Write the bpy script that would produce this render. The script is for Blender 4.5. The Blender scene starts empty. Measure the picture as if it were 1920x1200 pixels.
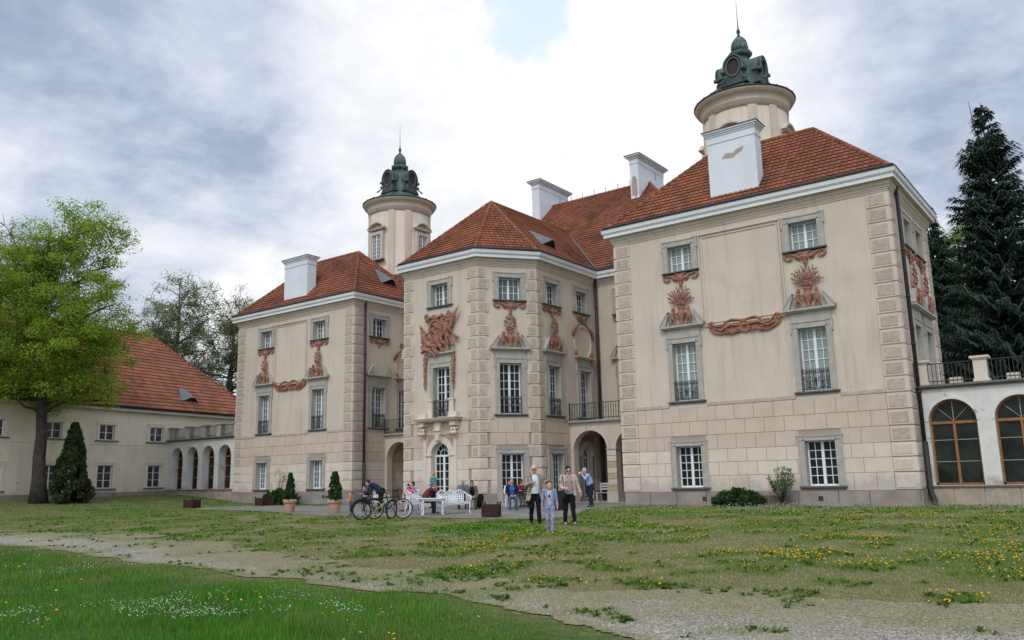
import bpy, bmesh, math, random
import numpy as np
from mathutils import Vector, Matrix
random.seed(7); RNG=np.random.default_rng(11)
PI=math.pi; rad=math.radians
S=bpy.context.scene; C=S.collection
# ------------------------------------------------------------ camera
F_PX=1553.27; PITCH=.1898; YAW=.6428; ROLL=-.0213; CAM=Vector((28.1936,-33.1162,1.2445))
_f=Vector((-math.sin(YAW)*math.cos(PITCH),math.cos(YAW)*math.cos(PITCH),math.sin(PITCH)))
_r=Vector((math.cos(YAW),math.sin(YAW),0)); _u=_r.cross(_f)
_r2=math.cos(ROLL)*_r+math.sin(ROLL)*_u; _u2=-math.sin(ROLL)*_r+math.cos(ROLL)*_u
cd=bpy.data.cameras.new('camera'); cam=bpy.data.objects.new('camera',cd); C.objects.link(cam)
cam.matrix_world=Matrix.Translation(CAM)@Matrix((_r2,_u2,-_f)).transposed().to_4x4()
cd.sensor_width=36; cd.lens=F_PX/1920*36; cd.clip_start=.1; cd.clip_end=3000; S.camera=cam
# ------------------------------------------------------------ world, sun, exposure
SUN_EL=rad(46); SUN_AZ=rad(163)      # azimuth measured clockwise from +y
w=bpy.data.worlds.new('World'); S.world=w; w.use_nodes=True; nt=w.node_tree; nt.nodes.clear()
def N(nt,t,**k):
    n=nt.nodes.new(t)
    for a,b in k.items(): setattr(n,a,b)
    return n
def L(nt,a,b): nt.links.new(a,b)
def mth(nt,op,a,b=None,c=None):
    n=N(nt,'ShaderNodeMath',operation=op)
    for i,x in enumerate((a,b,c)):
        if x is None: continue
        if isinstance(x,(int,float)): n.inputs[i].default_value=x
        else: L(nt,x,n.inputs[i])
    return n.outputs[0]
def mixc(nt,f,a,b,bt='MIX'):
    n=N(nt,'ShaderNodeMix',data_type='RGBA',blend_type=bt)
    for i,x in ((0,f),(6,a),(7,b)):
        if isinstance(x,(int,float)): n.inputs[i].default_value=x
        elif isinstance(x,tuple): n.inputs[i].default_value=(*x[:3],1)
        else: L(nt,x,n.inputs[i])
    return n.outputs[2]
def smooth(nt,x,lo,hi):
    n=N(nt,'ShaderNodeMapRange',interpolation_type='SMOOTHSTEP'); L(nt,x,n.inputs[0])
    n.inputs[1].default_value=lo; n.inputs[2].default_value=hi; return n.outputs[0]
sky=N(nt,'ShaderNodeTexSky',sky_type='NISHITA'); sky.sun_disc=False; sky.sun_elevation=SUN_EL; sky.sun_rotation=SUN_AZ
tc=N(nt,'ShaderNodeTexCoord'); sep=N(nt,'ShaderNodeSeparateXYZ'); L(nt,tc.outputs['Generated'],sep.inputs[0])
zz=mth(nt,'MAXIMUM',sep.outputs[2],0.0); den=mth(nt,'ADD',zz,.22)
cmb=N(nt,'ShaderNodeCombineXYZ'); L(nt,mth(nt,'DIVIDE',sep.outputs[0],den),cmb.inputs[0]); L(nt,mth(nt,'DIVIDE',sep.outputs[1],den),cmb.inputs[1])
def noise(nt,vec,scale,detail,rough=.55,dist=0.,off=0.):
    n=N(nt,'ShaderNodeTexNoise'); n.inputs['Scale'].default_value=scale; n.inputs['Detail'].default_value=detail
    n.inputs['Roughness'].default_value=rough; n.inputs['Distortion'].default_value=dist
    if off:
        m=N(nt,'ShaderNodeVectorMath',operation='ADD'); L(nt,vec,m.inputs[0]); m.inputs[1].default_value=(off,off*1.7,off*.3); vec=m.outputs[0]
    L(nt,vec,n.inputs['Vector']); return n.outputs['Fac']
def skydir(px,py): return (_f+(px-960)/F_PX*_r2-(py-600)/F_PX*_u2).normalized()
def wvec(scale,amt,off):                       # breaks up the edges of the banks
    n=N(nt,'ShaderNodeTexNoise'); n.inputs['Scale'].default_value=scale; n.inputs['Detail'].default_value=6; n.inputs['Roughness'].default_value=.6; L(nt,tc.outputs['Generated'],n.inputs['Vector'])
    a=N(nt,'ShaderNodeVectorMath',operation='SUBTRACT'); L(nt,n.outputs['Color'],a.inputs[0]); a.inputs[1].default_value=(.5,.5,.5)
    b=N(nt,'ShaderNodeVectorMath',operation='SCALE'); L(nt,a.outputs[0],b.inputs[0]); b.inputs['Scale'].default_value=amt
    c=N(nt,'ShaderNodeVectorMath',operation='ADD'); L(nt,b.outputs[0],c.inputs[0]); L(nt,tc.outputs['Generated'],c.inputs[1])
    d=N(nt,'ShaderNodeVectorMath',operation='NORMALIZE'); L(nt,c.outputs[0],d.inputs[0]); return d.outputs[0]
WV=wvec(3.2,.34,0)
def lobe(px,py,width,amp,vec=None):
    d=N(nt,'ShaderNodeVectorMath',operation='DOT_PRODUCT'); L(nt,vec or WV,d.inputs[0]); d.inputs[1].default_value=skydir(px,py)
    return mth(nt,'MULTIPLY',smooth(nt,d.outputs['Value'],math.cos(rad(width)),1.0),amp)
n1=noise(nt,cmb.outputs[0],1.25,9,.55,.1,3.1); n2=noise(nt,cmb.outputs[0],3.6,9,.62,.1,9.3)
v=mth(nt,'ADD',mth(nt,'MULTIPLY',n1,1.8),mth(nt,'MULTIPLY',n2,1.3)); v=mth(nt,'SUBTRACT',v,.98)
for a in ((880,230,36,.40),(120,30,15,-.36),(330,60,12,-.18),(340,470,12,-.52),(60,420,12,-.06),(150,260,11,.16),(1780,330,15,-.26),(1620,60,12,-.04),(490,545,5,.42),(1100,40,20,.2),(1840,280,6,.14)): v=mth(nt,'ADD',v,lobe(*a))
tone=N(nt,'ShaderNodeValToRGB'); L(nt,v,tone.inputs[0]); cr=tone.color_ramp
cr.elements[0].position=.0; cr.elements[0].color=(.31,.38,.51,1)
cr.elements[1].position=1.0; cr.elements[1].color=(.90,.905,.92,1)
for p_,c_ in ((.18,(.37,.44,.57,1)),(.38,(.52,.58,.70,1)),(.60,(.68,.72,.80,1)),(.8,(.80,.82,.86,1))):
    e=cr.elements.new(p_); e.color=c_
blue=lobe(965,-45,4.9,1.0,wvec(5,.3,0)); gap=smooth(nt,mth(nt,'MULTIPLY',blue,mth(nt,'ADD',n2,.45)),.1,1.0)
skyc=N(nt,'ShaderNodeVectorMath',operation='SCALE'); L(nt,sky.outputs[0],skyc.inputs[0]); skyc.inputs['Scale'].default_value=.15; sb=N(nt,'ShaderNodeVectorMath',operation='ADD'); L(nt,skyc.outputs[0],sb.inputs[0]); sb.inputs[1].default_value=(.30,.44,.66)
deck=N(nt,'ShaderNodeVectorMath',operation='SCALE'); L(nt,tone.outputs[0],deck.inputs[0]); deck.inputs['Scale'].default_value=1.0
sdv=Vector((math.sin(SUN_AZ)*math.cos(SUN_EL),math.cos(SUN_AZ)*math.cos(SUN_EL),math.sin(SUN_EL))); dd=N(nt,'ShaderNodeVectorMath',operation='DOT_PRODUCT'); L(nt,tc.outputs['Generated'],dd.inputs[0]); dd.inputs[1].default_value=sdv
L(nt,mth(nt,'ADD',1.0,mth(nt,'MULTIPLY',smooth(nt,dd.outputs['Value'],.25,1.0),.7)),deck.inputs['Scale'])   # extra brightness added to out-of-view cloud round the sun, to light the walls
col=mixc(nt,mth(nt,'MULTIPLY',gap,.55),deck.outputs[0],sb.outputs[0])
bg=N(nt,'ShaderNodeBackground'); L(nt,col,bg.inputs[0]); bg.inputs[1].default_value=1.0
out=N(nt,'ShaderNodeOutputWorld'); L(nt,bg.outputs[0],out.inputs[0])
sd=bpy.data.lights.new('sun','SUN'); sd.energy=.95; sd.angle=rad(12); sd.color=(1,.95,.88)
sun=bpy.data.objects.new('sun',sd); C.objects.link(sun)
_sdv=Vector((math.sin(SUN_AZ)*math.cos(SUN_EL),math.cos(SUN_AZ)*math.cos(SUN_EL),math.sin(SUN_EL)))
sun.rotation_euler=_sdv.to_track_quat('Z','Y').to_euler(); sun.location=(0,-60,60)
S.view_settings.view_transform='Standard'; S.view_settings.look='None'; S.view_settings.exposure=.17; S.view_settings.gamma=1
# ------------------------------------------------------------ materials
MATS={}
def mat(name,c,c2=None,scale=2.,rough=.85,bump=0.,bscale=30.,metal=0.,spec=.3,streak=0.,stain=None,stain_lo=.6,stain_hi=.7,stain_scale=1.,rnd=0.,trans=0.,rnd2=None,detail=5,damp=None):
    m=bpy.data.materials.new(name); m.use_nodes=True; t=m.node_tree; b=t.nodes['Principled BSDF']
    g=N(t,'ShaderNodeNewGeometry') ; P=g.outputs['Position']
    o=N(t,'ShaderNodeTexCoord').outputs['Object']
    col=None
    if c2 is not None:
        f=noise(t,o,scale,detail,.6); col=mixc(t,smooth(t,f,.3,.7),c,c2)
    if streak:
        mp=N(t,'ShaderNodeMapping'); L(t,o,mp.inputs[0]); mp.inputs['Scale'].default_value=(1.6,1.6,.14)
        f=noise(t,mp.outputs[0],1.6,7,.65,0,5.)
        base=col if col is not None else c
        col=mixc(t,mth(t,'MULTIPLY',smooth(t,f,.48,.75),streak),base,tuple(x*.55 for x in c[:3]))
    if stain:
        f=noise(t,o,stain_scale,8,.68,.2,11.)
        col=mixc(t,smooth(t,f,stain_lo,stain_hi),col if col is not None else c,stain)
    if damp:                                  # rising damp: a ragged stain up to about a metre above the ground
        sz=N(t,'ShaderNodeSeparateXYZ'); L(t,P,sz.inputs[0]); f=noise(t,P,1.1,6,.65); q=mth(t,'SUBTRACT',mth(t,'MULTIPLY',f,2.6),sz.outputs[2])
        col=mixc(t,mth(t,'MULTIPLY',smooth(t,q,.05,.6),.55),col if col is not None else c,damp)
    if rnd:
        a=N(t,'ShaderNodeAttribute',attribute_name='rnd'); base=col if col is not None else c
        if rnd2 is not None: col=mixc(t,a.outputs['Fac'],base,rnd2)
        else:
            k=mth(t,'ADD',mth(t,'MULTIPLY',a.outputs['Fac'],2*rnd),1-rnd)
            cc=N(t,'ShaderNodeCombineColor'); [L(t,k,cc.inputs[i]) for i in range(3)]
            col=mixc(t,1.0,base,cc.outputs[0],'MULTIPLY')
    if col is None: b.inputs['Base Color'].default_value=(*c[:3],1)
    else: L(t,col,b.inputs['Base Color'])
    b.inputs['Roughness'].default_value=rough; b.inputs['Metallic'].default_value=metal; b.inputs['Specular IOR Level'].default_value=spec
    if bump:
        f=noise(t,o,bscale,6,.6); bp=N(t,'ShaderNodeBump'); bp.inputs['Strength'].default_value=1; bp.inputs['Distance'].default_value=bump
        L(t,f,bp.inputs['Height']); L(t,bp.outputs[0],b.inputs['Normal'])
    if trans:
        tr=N(t,'ShaderNodeBsdfTranslucent'); L(t,col,tr.inputs[0]) if col is not None else None
        if col is None: tr.inputs[0].default_value=(*c[:3],1)
        mx=N(t,'ShaderNodeMixShader'); mx.inputs[0].default_value=trans; L(t,b.outputs[0],mx.inputs[1]); L(t,tr.outputs[0],mx.inputs[2])
        L(t,mx.outputs[0],t.nodes['Material Output'].inputs[0])
    MATS[name]=m; return m
PLAS=mat('plaster',(.62,.54,.45),(.55,.48,.395),.5,.9,.004,60,streak=.45,stain=(.52,.435,.35),stain_lo=.58,stain_hi=.75,stain_scale=.35)
PLAS_D=mat('plaster_tan_blocks',(.58,.49,.40),(.52,.44,.355),1.2,.9,.004,60,streak=.2,rnd=.035)
PLAS_L=mat('plaster_new_blocks',(.67,.59,.495),(.61,.54,.455),1.0,.9,.003,60,streak=.2,damp=(.36,.33,.28),rnd=.03)
GROUT=mat('grout',(.36,.29,.235),rough=.95)
QROUGH=mat('rough_stucco',(.52,.44,.36),(.40,.335,.28),7,.95,.03,16,rnd=.08,detail=8)
QROUGH_L=mat('rough_stucco_light',(.63,.555,.47),(.53,.47,.40),9,.95,.02,16,detail=8)
STONE=mat('grey_stone',(.45,.43,.385),(.365,.35,.31),3,.85,.004,40,streak=.25)
PLINTH=mat('plinth_stone',(.34,.30,.26),(.22,.205,.19),1.1,.9,.01,12,streak=.5,stain=(.33,.23,.18),stain_lo=.5,stain_hi=.7)
WHITE=mat('cornice_paint',(.72,.74,.74),(.66,.68,.68),.8,.6,streak=.12)
CHIM=mat('chimney_limewash',(.70,.74,.79),(.64,.68,.73),1.0,.8,.006,20,streak=.1,stain=(.50,.42,.36),stain_lo=.69,stain_hi=.70,stain_scale=.9)
DARK=mat('gutter_metal',(.035,.033,.032),rough=.6,spec=.4)
TILE=mat('clay_tile',(.28,.105,.058),(.19,.077,.047),.55,.9,.003,50,spec=.12,rnd=.2,stain=(.10,.05,.034),stain_lo=.48,stain_hi=.72,stain_scale=.45)
TILE2=mat('dull_red_tile',(.30,.118,.075),(.24,.098,.063),.5,.9,spec=.12,rnd=.22)
COPPER_L=mat('pale_copper',(.10,.15,.14),(.055,.085,.08),2,.6,.01,12)
COPPER=mat('green_copper',(.095,.16,.14),(.04,.066,.062),1.7,.6,.01,12,spec=.4,streak=.5,stain=(.17,.25,.215),stain_lo=.55,stain_hi=.7,stain_scale=2.2)
COPPER_D=mat('dark_copper',(.05,.075,.07),(.03,.045,.042),2,.6,.01,12,spec=.4)
LEAD=mat('lead_sheet',(.13,.16,.16),(.085,.105,.105),2,.5,spec=.5)
LOUVER=mat('louvre_dark',(.045,.032,.028),rough=.8)
TERRA=mat('terracotta',(.37,.185,.125),(.22,.105,.07),5,.8,.01,25,rnd=.0)
WPAINT=mat('window_paint',(.76,.80,.84),rough=.5)
IRON=mat('wrought_iron',(.03,.033,.038),rough=.6,spec=.4)
def glassmat(name,c,c2,rough=.06,spec=.5):
    m=mat(name,c,c2,1.3,rough,spec=spec,stain=None); return m
GL_DARK=glassmat('dark_glass',(.010,.014,.011),(.035,.042,.033),.08,.10)  # paler mottling painted into the glass stands in for tree reflections
GL_MID=glassmat('curtained_glass',(.14,.18,.155),(.07,.10,.09),.15)
GL_LIGHT=glassmat('pale_curtained_glass',(.27,.34,.30),(.20,.26,.235),.2)
WOODF=mat('orange_brown_wood',(.34,.15,.05),(.25,.10,.035),6,.5)
LIME=mat('peeling_limewash',(.72,.71,.68),(.62,.61,.58),2,.9,.01,25,streak=.3,damp=(.36,.32,.26),stain=(.42,.36,.29),stain_lo=.60,stain_hi=.635,stain_scale=1.3)
WINGP=mat('wing_plaster',(.76,.69,.56),(.68,.62,.50),.6,.9,.004,40,damp=(.42,.38,.31),streak=.3,stain=(.27,.24,.2),stain_lo=.66,stain_hi=.72,stain_scale=.8)
# ------------------------------------------------------------ mesh builder
class MB:
    def __init__(s,M=None): s.v=[];s.f=[];s.m=[];s.r=[];s.sm=[];s.M=M or Matrix.Identity(4);s.rv=0.5
    def add(s,vs,fs,mi=0,smooth=False,rnd=None):
        b=len(s.v); M=s.M; s.v+=[tuple(M@Vector(v)) for v in vs]
        for f in fs: s.f.append(tuple(b+i for i in f)); s.m.append(mi); s.r.append(s.rv if rnd is None else rnd); s.sm.append(smooth)
    def xf(s,M): s.v=[tuple(M@Vector(v)) for v in s.v]
    def quad(s,a,b,c,d,mi=0,rnd=None): s.add([a,b,c,d],[(0,1,2,3)],mi,False,rnd)
    def box(s,x0,x1,y0,y1,z0,z1,mi=0,rnd=None):
        s.add([(x0,y0,z0),(x1,y0,z0),(x1,y1,z0),(x0,y1,z0),(x0,y0,z1),(x1,y0,z1),(x1,y1,z1),(x0,y1,z1)],
              [(0,3,2,1),(4,5,6,7),(0,1,5,4),(1,2,6,5),(2,3,7,6),(3,0,4,7)],mi,False,rnd)
    def block(s,x0,x1,z0,z1,d,c=.015,mi=0,y=0.,rnd=None):   # bevelled slab standing proud of plane y towards -y
        s.add([(x0,y,z0),(x1,y,z0),(x1,y,z1),(x0,y,z1),(x0+c,y-d,z0+c),(x1-c,y-d,z0+c),(x1-c,y-d,z1-c),(x0+c,y-d,z1-c)],
              [(4,5,6,7),(0,1,5,4),(1,2,6,5),(2,3,7,6),(3,0,4,7)],mi,False,rnd)
    def extr(s,poly,y0,y1,mi=0,rnd=None):                   # polygon in x,z pushed through y
        n=len(poly); vs=[(x,y0,z) for x,z in poly]+[(x,y1,z) for x,z in poly]
        s.add(vs,[tuple(range(n)),tuple(range(2*n-1,n-1,-1))]+[(i,i+n,(i+1)%n+n,(i+1)%n) for i in range(n)],mi,False,rnd)
    def tube(s,pts,r,n=6,mi=0,cap=True,smooth=True,rnd=None,flat=1.):
        pts=[Vector(p) for p in pts]; k=len(pts)
        if not hasattr(r,'__len__'): r=[r]*k
        vs=[];fs=[];up=None
        for i,p in enumerate(pts):
            d=(pts[min(i+1,k-1)]-pts[max(i-1,0)])
            if d.length<1e-9: d=Vector((0,0,1))
            d.normalize()
            if up is None:
                up=Vector((0,0,1)) if abs(d.z)<.9 else Vector((1,0,0))
            a=up-d*up.dot(d)
            if a.length<1e-6: a=d.orthogonal()
            a.normalize(); up=a; b=d.cross(a)
            for j in range(n):
                t=2*PI*j/n; vs.append(p+(a*math.cos(t)+b*math.sin(t)*flat)*r[i])
        for i in range(k-1):
            for j in range(n): fs.append((i*n+j,i*n+(j+1)%n,(i+1)*n+(j+1)%n,(i+1)*n+j))
        if cap: fs.append(tuple(range(n-1,-1,-1))); fs.append(tuple((k-1)*n+j for j in range(n)))
        s.add(vs,fs,mi,smooth,rnd)
    def lathe(s,prof,n=24,c=(0,0),mi=0,smooth=True,a0=0.,rnd=None):
        vs=[];fs=[];k=len(prof)
        for r,z in prof:
            for j in range(n): t=a0+2*PI*j/n; vs.append((c[0]+r*math.cos(t),c[1]+r*math.sin(t),z))
        for i in range(k-1):
            for j in range(n): fs.append((i*n+j,i*n+(j+1)%n,(i+1)*n+(j+1)%n,(i+1)*n+j))
        fs.append(tuple(range(n-1,-1,-1))); fs.append(tuple((k-1)*n+j for j in range(n)))
        s.add(vs,fs,mi,smooth,rnd)
    def ball(s,c,r,n=8,m=5,mi=0,R=None,rnd=None):
        if not hasattr(r,'__len__'): r=(r,r,r)
        vs=[(0,0,-1)];fs=[]
        for i in range(1,m):
            p=-PI/2+PI*i/m
            for j in range(n): t=2*PI*j/n; vs.append((math.cos(p)*math.cos(t),math.cos(p)*math.sin(t),math.sin(p)))
        vs.append((0,0,1)); e=len(vs)-1
        for j in range(n):
            fs.append((0,1+(j+1)%n,1+j)); fs.append((e,e-n+j,e-n+(j+1)%n))
        for i in range(m-2):
            for j in range(n): a=1+i*n; fs.append((a+j,a+(j+1)%n,a+n+(j+1)%n,a+n+j))
        c=Vector(c); R=R or Matrix.Identity(3)
        s.add([c+R@Vector((x*r[0],y*r[1],z*r[2])) for x,y,z in vs],fs,mi,True,rnd)
    def cap(s,a,b,ra,rb,n=10,mi=0,flat=1.):                 # tapered capsule
        a=Vector(a);b=Vector(b);d=(b-a)
        if d.length<1e-6: s.ball(a,ra,n,6,mi); return
        d.normalize(); P=[];R=[]
        for t in (-1,-.87,-.5): P.append(a+d*ra*t); R.append(ra*math.sqrt(max(0,1-t*t))+1e-4)
        P.append(a);R.append(ra);P.append(b);R.append(rb)
        for t in (.5,.87,1): P.append(b+d*rb*t); R.append(rb*math.sqrt(max(0,1-t*t))+1e-4)
        s.tube(P,R,n,mi,True,True,None,flat)
    def build(s,name,mats,parent=None,label=None):
        me=bpy.data.meshes.new(name); me.from_pydata(s.v,[],s.f)
        if not isinstance(mats,(list,tuple)): mats=[mats]
        for m in mats: me.materials.append(m)
        me.polygons.foreach_set('material_index',s.m); me.polygons.foreach_set('use_smooth',s.sm)
        a=me.attributes.new('rnd','FLOAT','FACE'); a.data.foreach_set('value',s.r)
        me.update(); return put(name,me,parent,label)
def put(name,me,parent=None,label=None,M=None):
    o=bpy.data.objects.new(name,me); C.objects.link(o)
    if parent is not None: o.parent=parent
    if M is not None: o.matrix_local=M
    if label: o['label']=label
    return o
def tag(o,label,cat=None,group=None,kind=None):
    if label: o['label']=label
    if cat: o['category']=cat
    if group: o['group']=group
    if kind: o['kind']=kind
    return o
def thing(name,label,cat,loc=(0,0,0),rot=0,group=None):
    o=bpy.data.objects.new(name,None); C.objects.link(o); o.location=loc; o.rotation_euler=(0,0,rot); o.empty_display_size=.2
    return tag(o,label,cat,group)
def struct(o): o['kind']='structure'; return o
def copy_tree(o,parent=None):
    c=o.copy(); C.objects.link(c)
    if parent is not None: c.parent=parent; c.matrix_parent_inverse=o.matrix_parent_inverse.copy()
    for k in list(o.children): copy_tree(k,c)
    return c
def Frame(A,B,z0=0.,zs=1.):
    A=Vector((*A,0));B=Vector((*B,0)); u=(B-A).normalized(); n=Vector((-u.y,u.x,0))
    M=Matrix(((u.x,n.x,0,A.x),(u.y,n.y,0,A.y),(0,0,zs,z0),(0,0,0,1))); return M
def ss(t): t=min(1,max(0,t)); return t*t*(3-2*t)
def zg(x,y): return -.38*ss((-3-y)/26)+.62*min(1,max(0,(-14-x)/14))**2
def zgn(x,y):
    t=np.clip((-3-y)/26,0,1); return -.38*t*t*(3-2*t)+.62*np.clip((-14-x)/14,0,1)**2
def fast_mesh(name,V,Fc,mats,rnd=None,parent=None,mi=None,smooth=False):
    """V (n,3) array, Fc (m,k) array of equal sized faces"""
    me=bpy.data.meshes.new(name); k=Fc.shape[1]; m=len(Fc)
    me.vertices.add(len(V)); me.vertices.foreach_set('co',np.asarray(V,np.float32).ravel())
    me.loops.add(m*k); me.loops.foreach_set('vertex_index',np.asarray(Fc,np.int32).ravel())
    me.polygons.add(m); me.polygons.foreach_set('loop_start',np.arange(0,m*k,k,dtype=np.int32))
    if not isinstance(mats,(list,tuple)): mats=[mats]
    for x in mats: me.materials.append(x)
    if mi is not None: me.polygons.foreach_set('material_index',np.asarray(mi,np.int32))
    if rnd is not None:
        a=me.attributes.new('rnd','FLOAT','FACE'); a.data.foreach_set('value',np.asarray(rnd,np.float32))
    me.update(calc_edges=True)
    if smooth: me.polygons.foreach_set('use_smooth',np.ones(m,bool))
    return put(name,me,parent)
# ================================================================ THE PALACE
palace=thing('palace','long cream palace with red hipped roofs, terracotta reliefs and two copper capped towers','palace')
HT=11.9
COURSES=[.56,1.213,1.761,2.3,2.9,3.5,4.12]
LZ=dict(z0=.2,zs=.983)
FRF=Frame((9.51,0),(21.57,0)); FRS=Frame((21.57,0),(21.57,7.03)); FRB=Frame((9.51,7.03),(9.51,0))
FLF=Frame((-20.87,.83),(-9.26,.83),**LZ); FLR=Frame((-9.26,.83),(-9.26,6.57),**LZ); FLL=Frame((-20.87,7.86),(-20.87,.83),**LZ)
FC=Frame((-2.5,-1.68),(2.5,-1.68)); FCR=Frame((2.5,-1.68),(4.39,.76)); FCS=Frame((4.39,.76),(4.39,6.57))
FCL=Frame((-4.39,.76),(-2.5,-1.68)); FCT=Frame((-4.39,6.57),(-4.39,.76))
FIR=Frame((4.39,6.57),(9.51,6.57)); FIL=Frame((-9.26,6.57),(-4.39,6.57))
def wall_faces(mb,u0,u1,z0,z1,holes,mi=0,y=0.):
    us=sorted({u0,u1}|{h[0] for h in holes if u0<h[0]<u1}|{h[1] for h in holes if u0<h[1]<u1})
    zs=sorted({z0,z1}|{h[2] for h in holes if z0<h[2]<z1}|{h[3] for h in holes if z0<h[3]<z1})
    for a,b in zip(us,us[1:]):
        for c,d in zip(zs,zs[1:]):
            cu,cz=(a+b)/2,(c+d)/2
            if any(h[0]<cu<h[1] and h[2]<cz<h[3] for h in holes): continue
            mb.quad((a,y,c),(b,y,c),(b,y,d),(a,y,d),mi)
def spandrel(mb,uc,r,zs,ztop,y=0.,mi=0,n=20,depth=.4,mi2=None,reveal_down=None,half=None):
    """wall above a round arch inside a rectangular hole uc+-half, zs..ztop, with its curved reveal"""
    half=half or r; mi2=mi if mi2 is None else mi2
    pts=[(uc-r*math.cos(PI*i/n),zs+r*math.sin(PI*i/n)) for i in range(n+1)]
    for (a,b),(c,d) in zip(pts,pts[1:]):
        mb.quad((a,y,b),(c,y,d),(c,y,ztop),(a,y,ztop),mi)
        mb.quad((a,y,b),(a,y+depth,b),(c,y+depth,d),(c,y,d),mi2)
    if reveal_down is not None:
        for sx in (-1,1): mb.quad((uc+sx*r,y,reveal_down),(uc+sx*r,y+depth,reveal_down),(uc+sx*r,y+depth,zs),(uc+sx*r,y,zs),mi2)
def archband(mb,uc,r0,r1,zs,d,mi=0,n=20,y=0.):
    for i in range(n):
        t0,t1=PI*i/n,PI*(i+1)/n
        P=[(uc-r*math.cos(t),zs+r*math.sin(t)) for r,t in ((r0,t0),(r0,t1),(r1,t1),(r1,t0))]
        mb.extr(P,y-d,y+.01,mi)
def blocks(mb,u0,u1,holes,width=.82,rows=6,mi_l=2,mi_d=1,split=3,rs=1,pad=.0):
    R=random.Random(rs)
    for k in range(rows):
        z0,z1=COURSES[k]+.005,COURSES[k+1]-.005
        off=(k%2)*width/2; e=[u0]; x=u0+(width-off if off else width)
        while x<u1-.25: e.append(x); x+=width
        e.append(u1)
        for a,b in zip(e,e[1:]):
            seg=[(a+.005,b-.005)]
            for h in holes:
                if h[3]<=z0 or h[2]>=z1: continue
                ns=[]
                for s_,t_ in seg:
                    if h[1]<=s_ or h[0]>=t_: ns.append((s_,t_)); continue
                    if h[0]-s_>.04: ns.append((s_,h[0]))
                    if t_-h[1]>.04: ns.append((h[1],t_))
                seg=ns
            for s_,t_ in seg:
                zt=z1
                mb.block(s_,t_,z0,zt,.024,.009,mi_l if k<split else mi_d,0,R.random())
def quoin(mb,side,ulen,mats=(0,1,2,3),alt=None,hn=13,rs=2,split=3,zmax=11.86,low=True):
    """raised corner stones on local u axis: side 0 grows from u=0, side 1 down from u=ulen; slots 0 frame, 1 rough, 2 light frame, 3 light rough"""
    R=random.Random(rs)
    rows=[(COURSES[k],COURSES[k+1],k<split,True) for k in range(6)]
    h=(zmax-4.12)/hn
    rows+=[(4.12+h*i,4.12+h*(i+1),False,False) for i in range(hn)]
    for i,(z0,z1,lt,lo) in enumerate(rows):
        w=.8 if alt is None else (alt[0] if i%2 else alt[1])
        a,b=(0,w) if side==0 else (ulen-w,ulen)
        a+=-.05 if side==0 else 0; b+=.05 if side==1 else 0
        mb.block(a,b,z0+.012,z1-.012,.055,.018,2 if lt else 0,0,R.random())
        q=.10 if alt else .15; ia,ib=(a+q,b-.08) if side==0 else (a+.08,b-q)
        mb.block(ia,ib,z0+.09,z1-.09,.072,.012,3 if lt else 1,0,R.random())
QM=[PLAS,QROUGH,PLAS_L,QROUGH_L]
# window holes per tier (half width, z0, z1)
TOP=(.575,10.16,11.32); MID=(.56,4.40,6.93); GRD=(.58,.74,2.48); FRD=(.56,.12,2.48)
def hole(u,t): return (u-t[0],u+t[0],t[1],t[2])
def facade(M,length,wins,name='wall',extra=(),blk=True,z0=-.5,u0=0.,band=(0,None),rs=1,split=3):
    holes=[hole(u,t) for u,t in wins]+list(extra)
    mb=MB(M); wall_faces(mb,u0,length,4.12,12.25,holes,0); wall_faces(mb,u0,length,z0,4.12,holes,3)
    if blk:
        big=[(h[0]-.24,h[1]+.24,h[2]-.1,h[3]+.22) for h in holes]
        qw=.8 if length>5.5 and M is not FCS else (.66 if M is FC else .55); blocks(mb,u0+qw,length-qw if blk==1 else length,big,rs=rs,split=split)
        for h0,h1 in [(band[0],band[1] or length)]:
            segs=[(h0,h1)]
            for u,t in wins:
                if t is MID: segs=[x for s_ in segs for x in ((s_[0],min(s_[1],u-.86)),(max(s_[0],u+.86),s_[1])) if x[1]-x[0]>.05]
            for a,b in segs: mb.block(a,b,4.125,4.28,.035,.01,4,0)
    return mb.build(name,[PLAS,PLAS_D,PLAS_L,GROUT,QROUGH,STONE],palace)
def plinth(M,u0,u1,z1=.56,holes=()):
    mb=MB(M); x=u0; R=random.Random(int(u1*100))
    mb.quad((u0,-.02,-.6),(u1,-.02,-.6),(u1,-.02,z1-.01),(u0,-.02,z1-.01),0)
    while x<u1-.01:
        e=min(u1,x+R.uniform(1.1,1.6)); 
        if u1-e<.5: e=u1
        seg=[(x,e)]
        for a,b in holes: seg=[q for s_ in seg for q in ((s_[0],min(s_[1],a)),(max(s_[0],b),s_[1])) if q[1]-q[0]>.03]
        for a,b in seg: mb.block(a+.004,b-.004,-.6,z1,.08,.01,0,0,R.random())
        x=e
    return mb.build('plinth',PLINTH,palace)
SIDE2=[(1.35,TOP),(4.24,TOP),(1.40,MID),(4.38,MID),(1.45,FRD)]
facade(FRF,12.06,[(3.29,TOP),(8.76,TOP),(3.25,MID),(8.76,MID),(3.17,GRD),(8.68,GRD)],band=(.8,11.26),rs=1)
facade(FRS,7.03,[(2.70,TOP),(4.85,TOP),(2.7,MID),(4.85,MID)],rs=2,band=(.8,6.2))
facade(FRB,7.03,[],blk=0)
facade(FLF,11.61,[(3.09,TOP),(8.45,TOP),(3.09,MID),(8.45,MID),(3.07,GRD),(8.43,GRD)],band=(.8,10.8),rs=3)
facade(FLR,5.74,[(2.1,TOP),(2.05,MID),(4.38,MID)],band=(.8,2.9),rs=4,blk=2)
facade(FLL,7.03,[],blk=0)
ARCHD=(2.5-.6,2.5+.6,.12,3.14)
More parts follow.
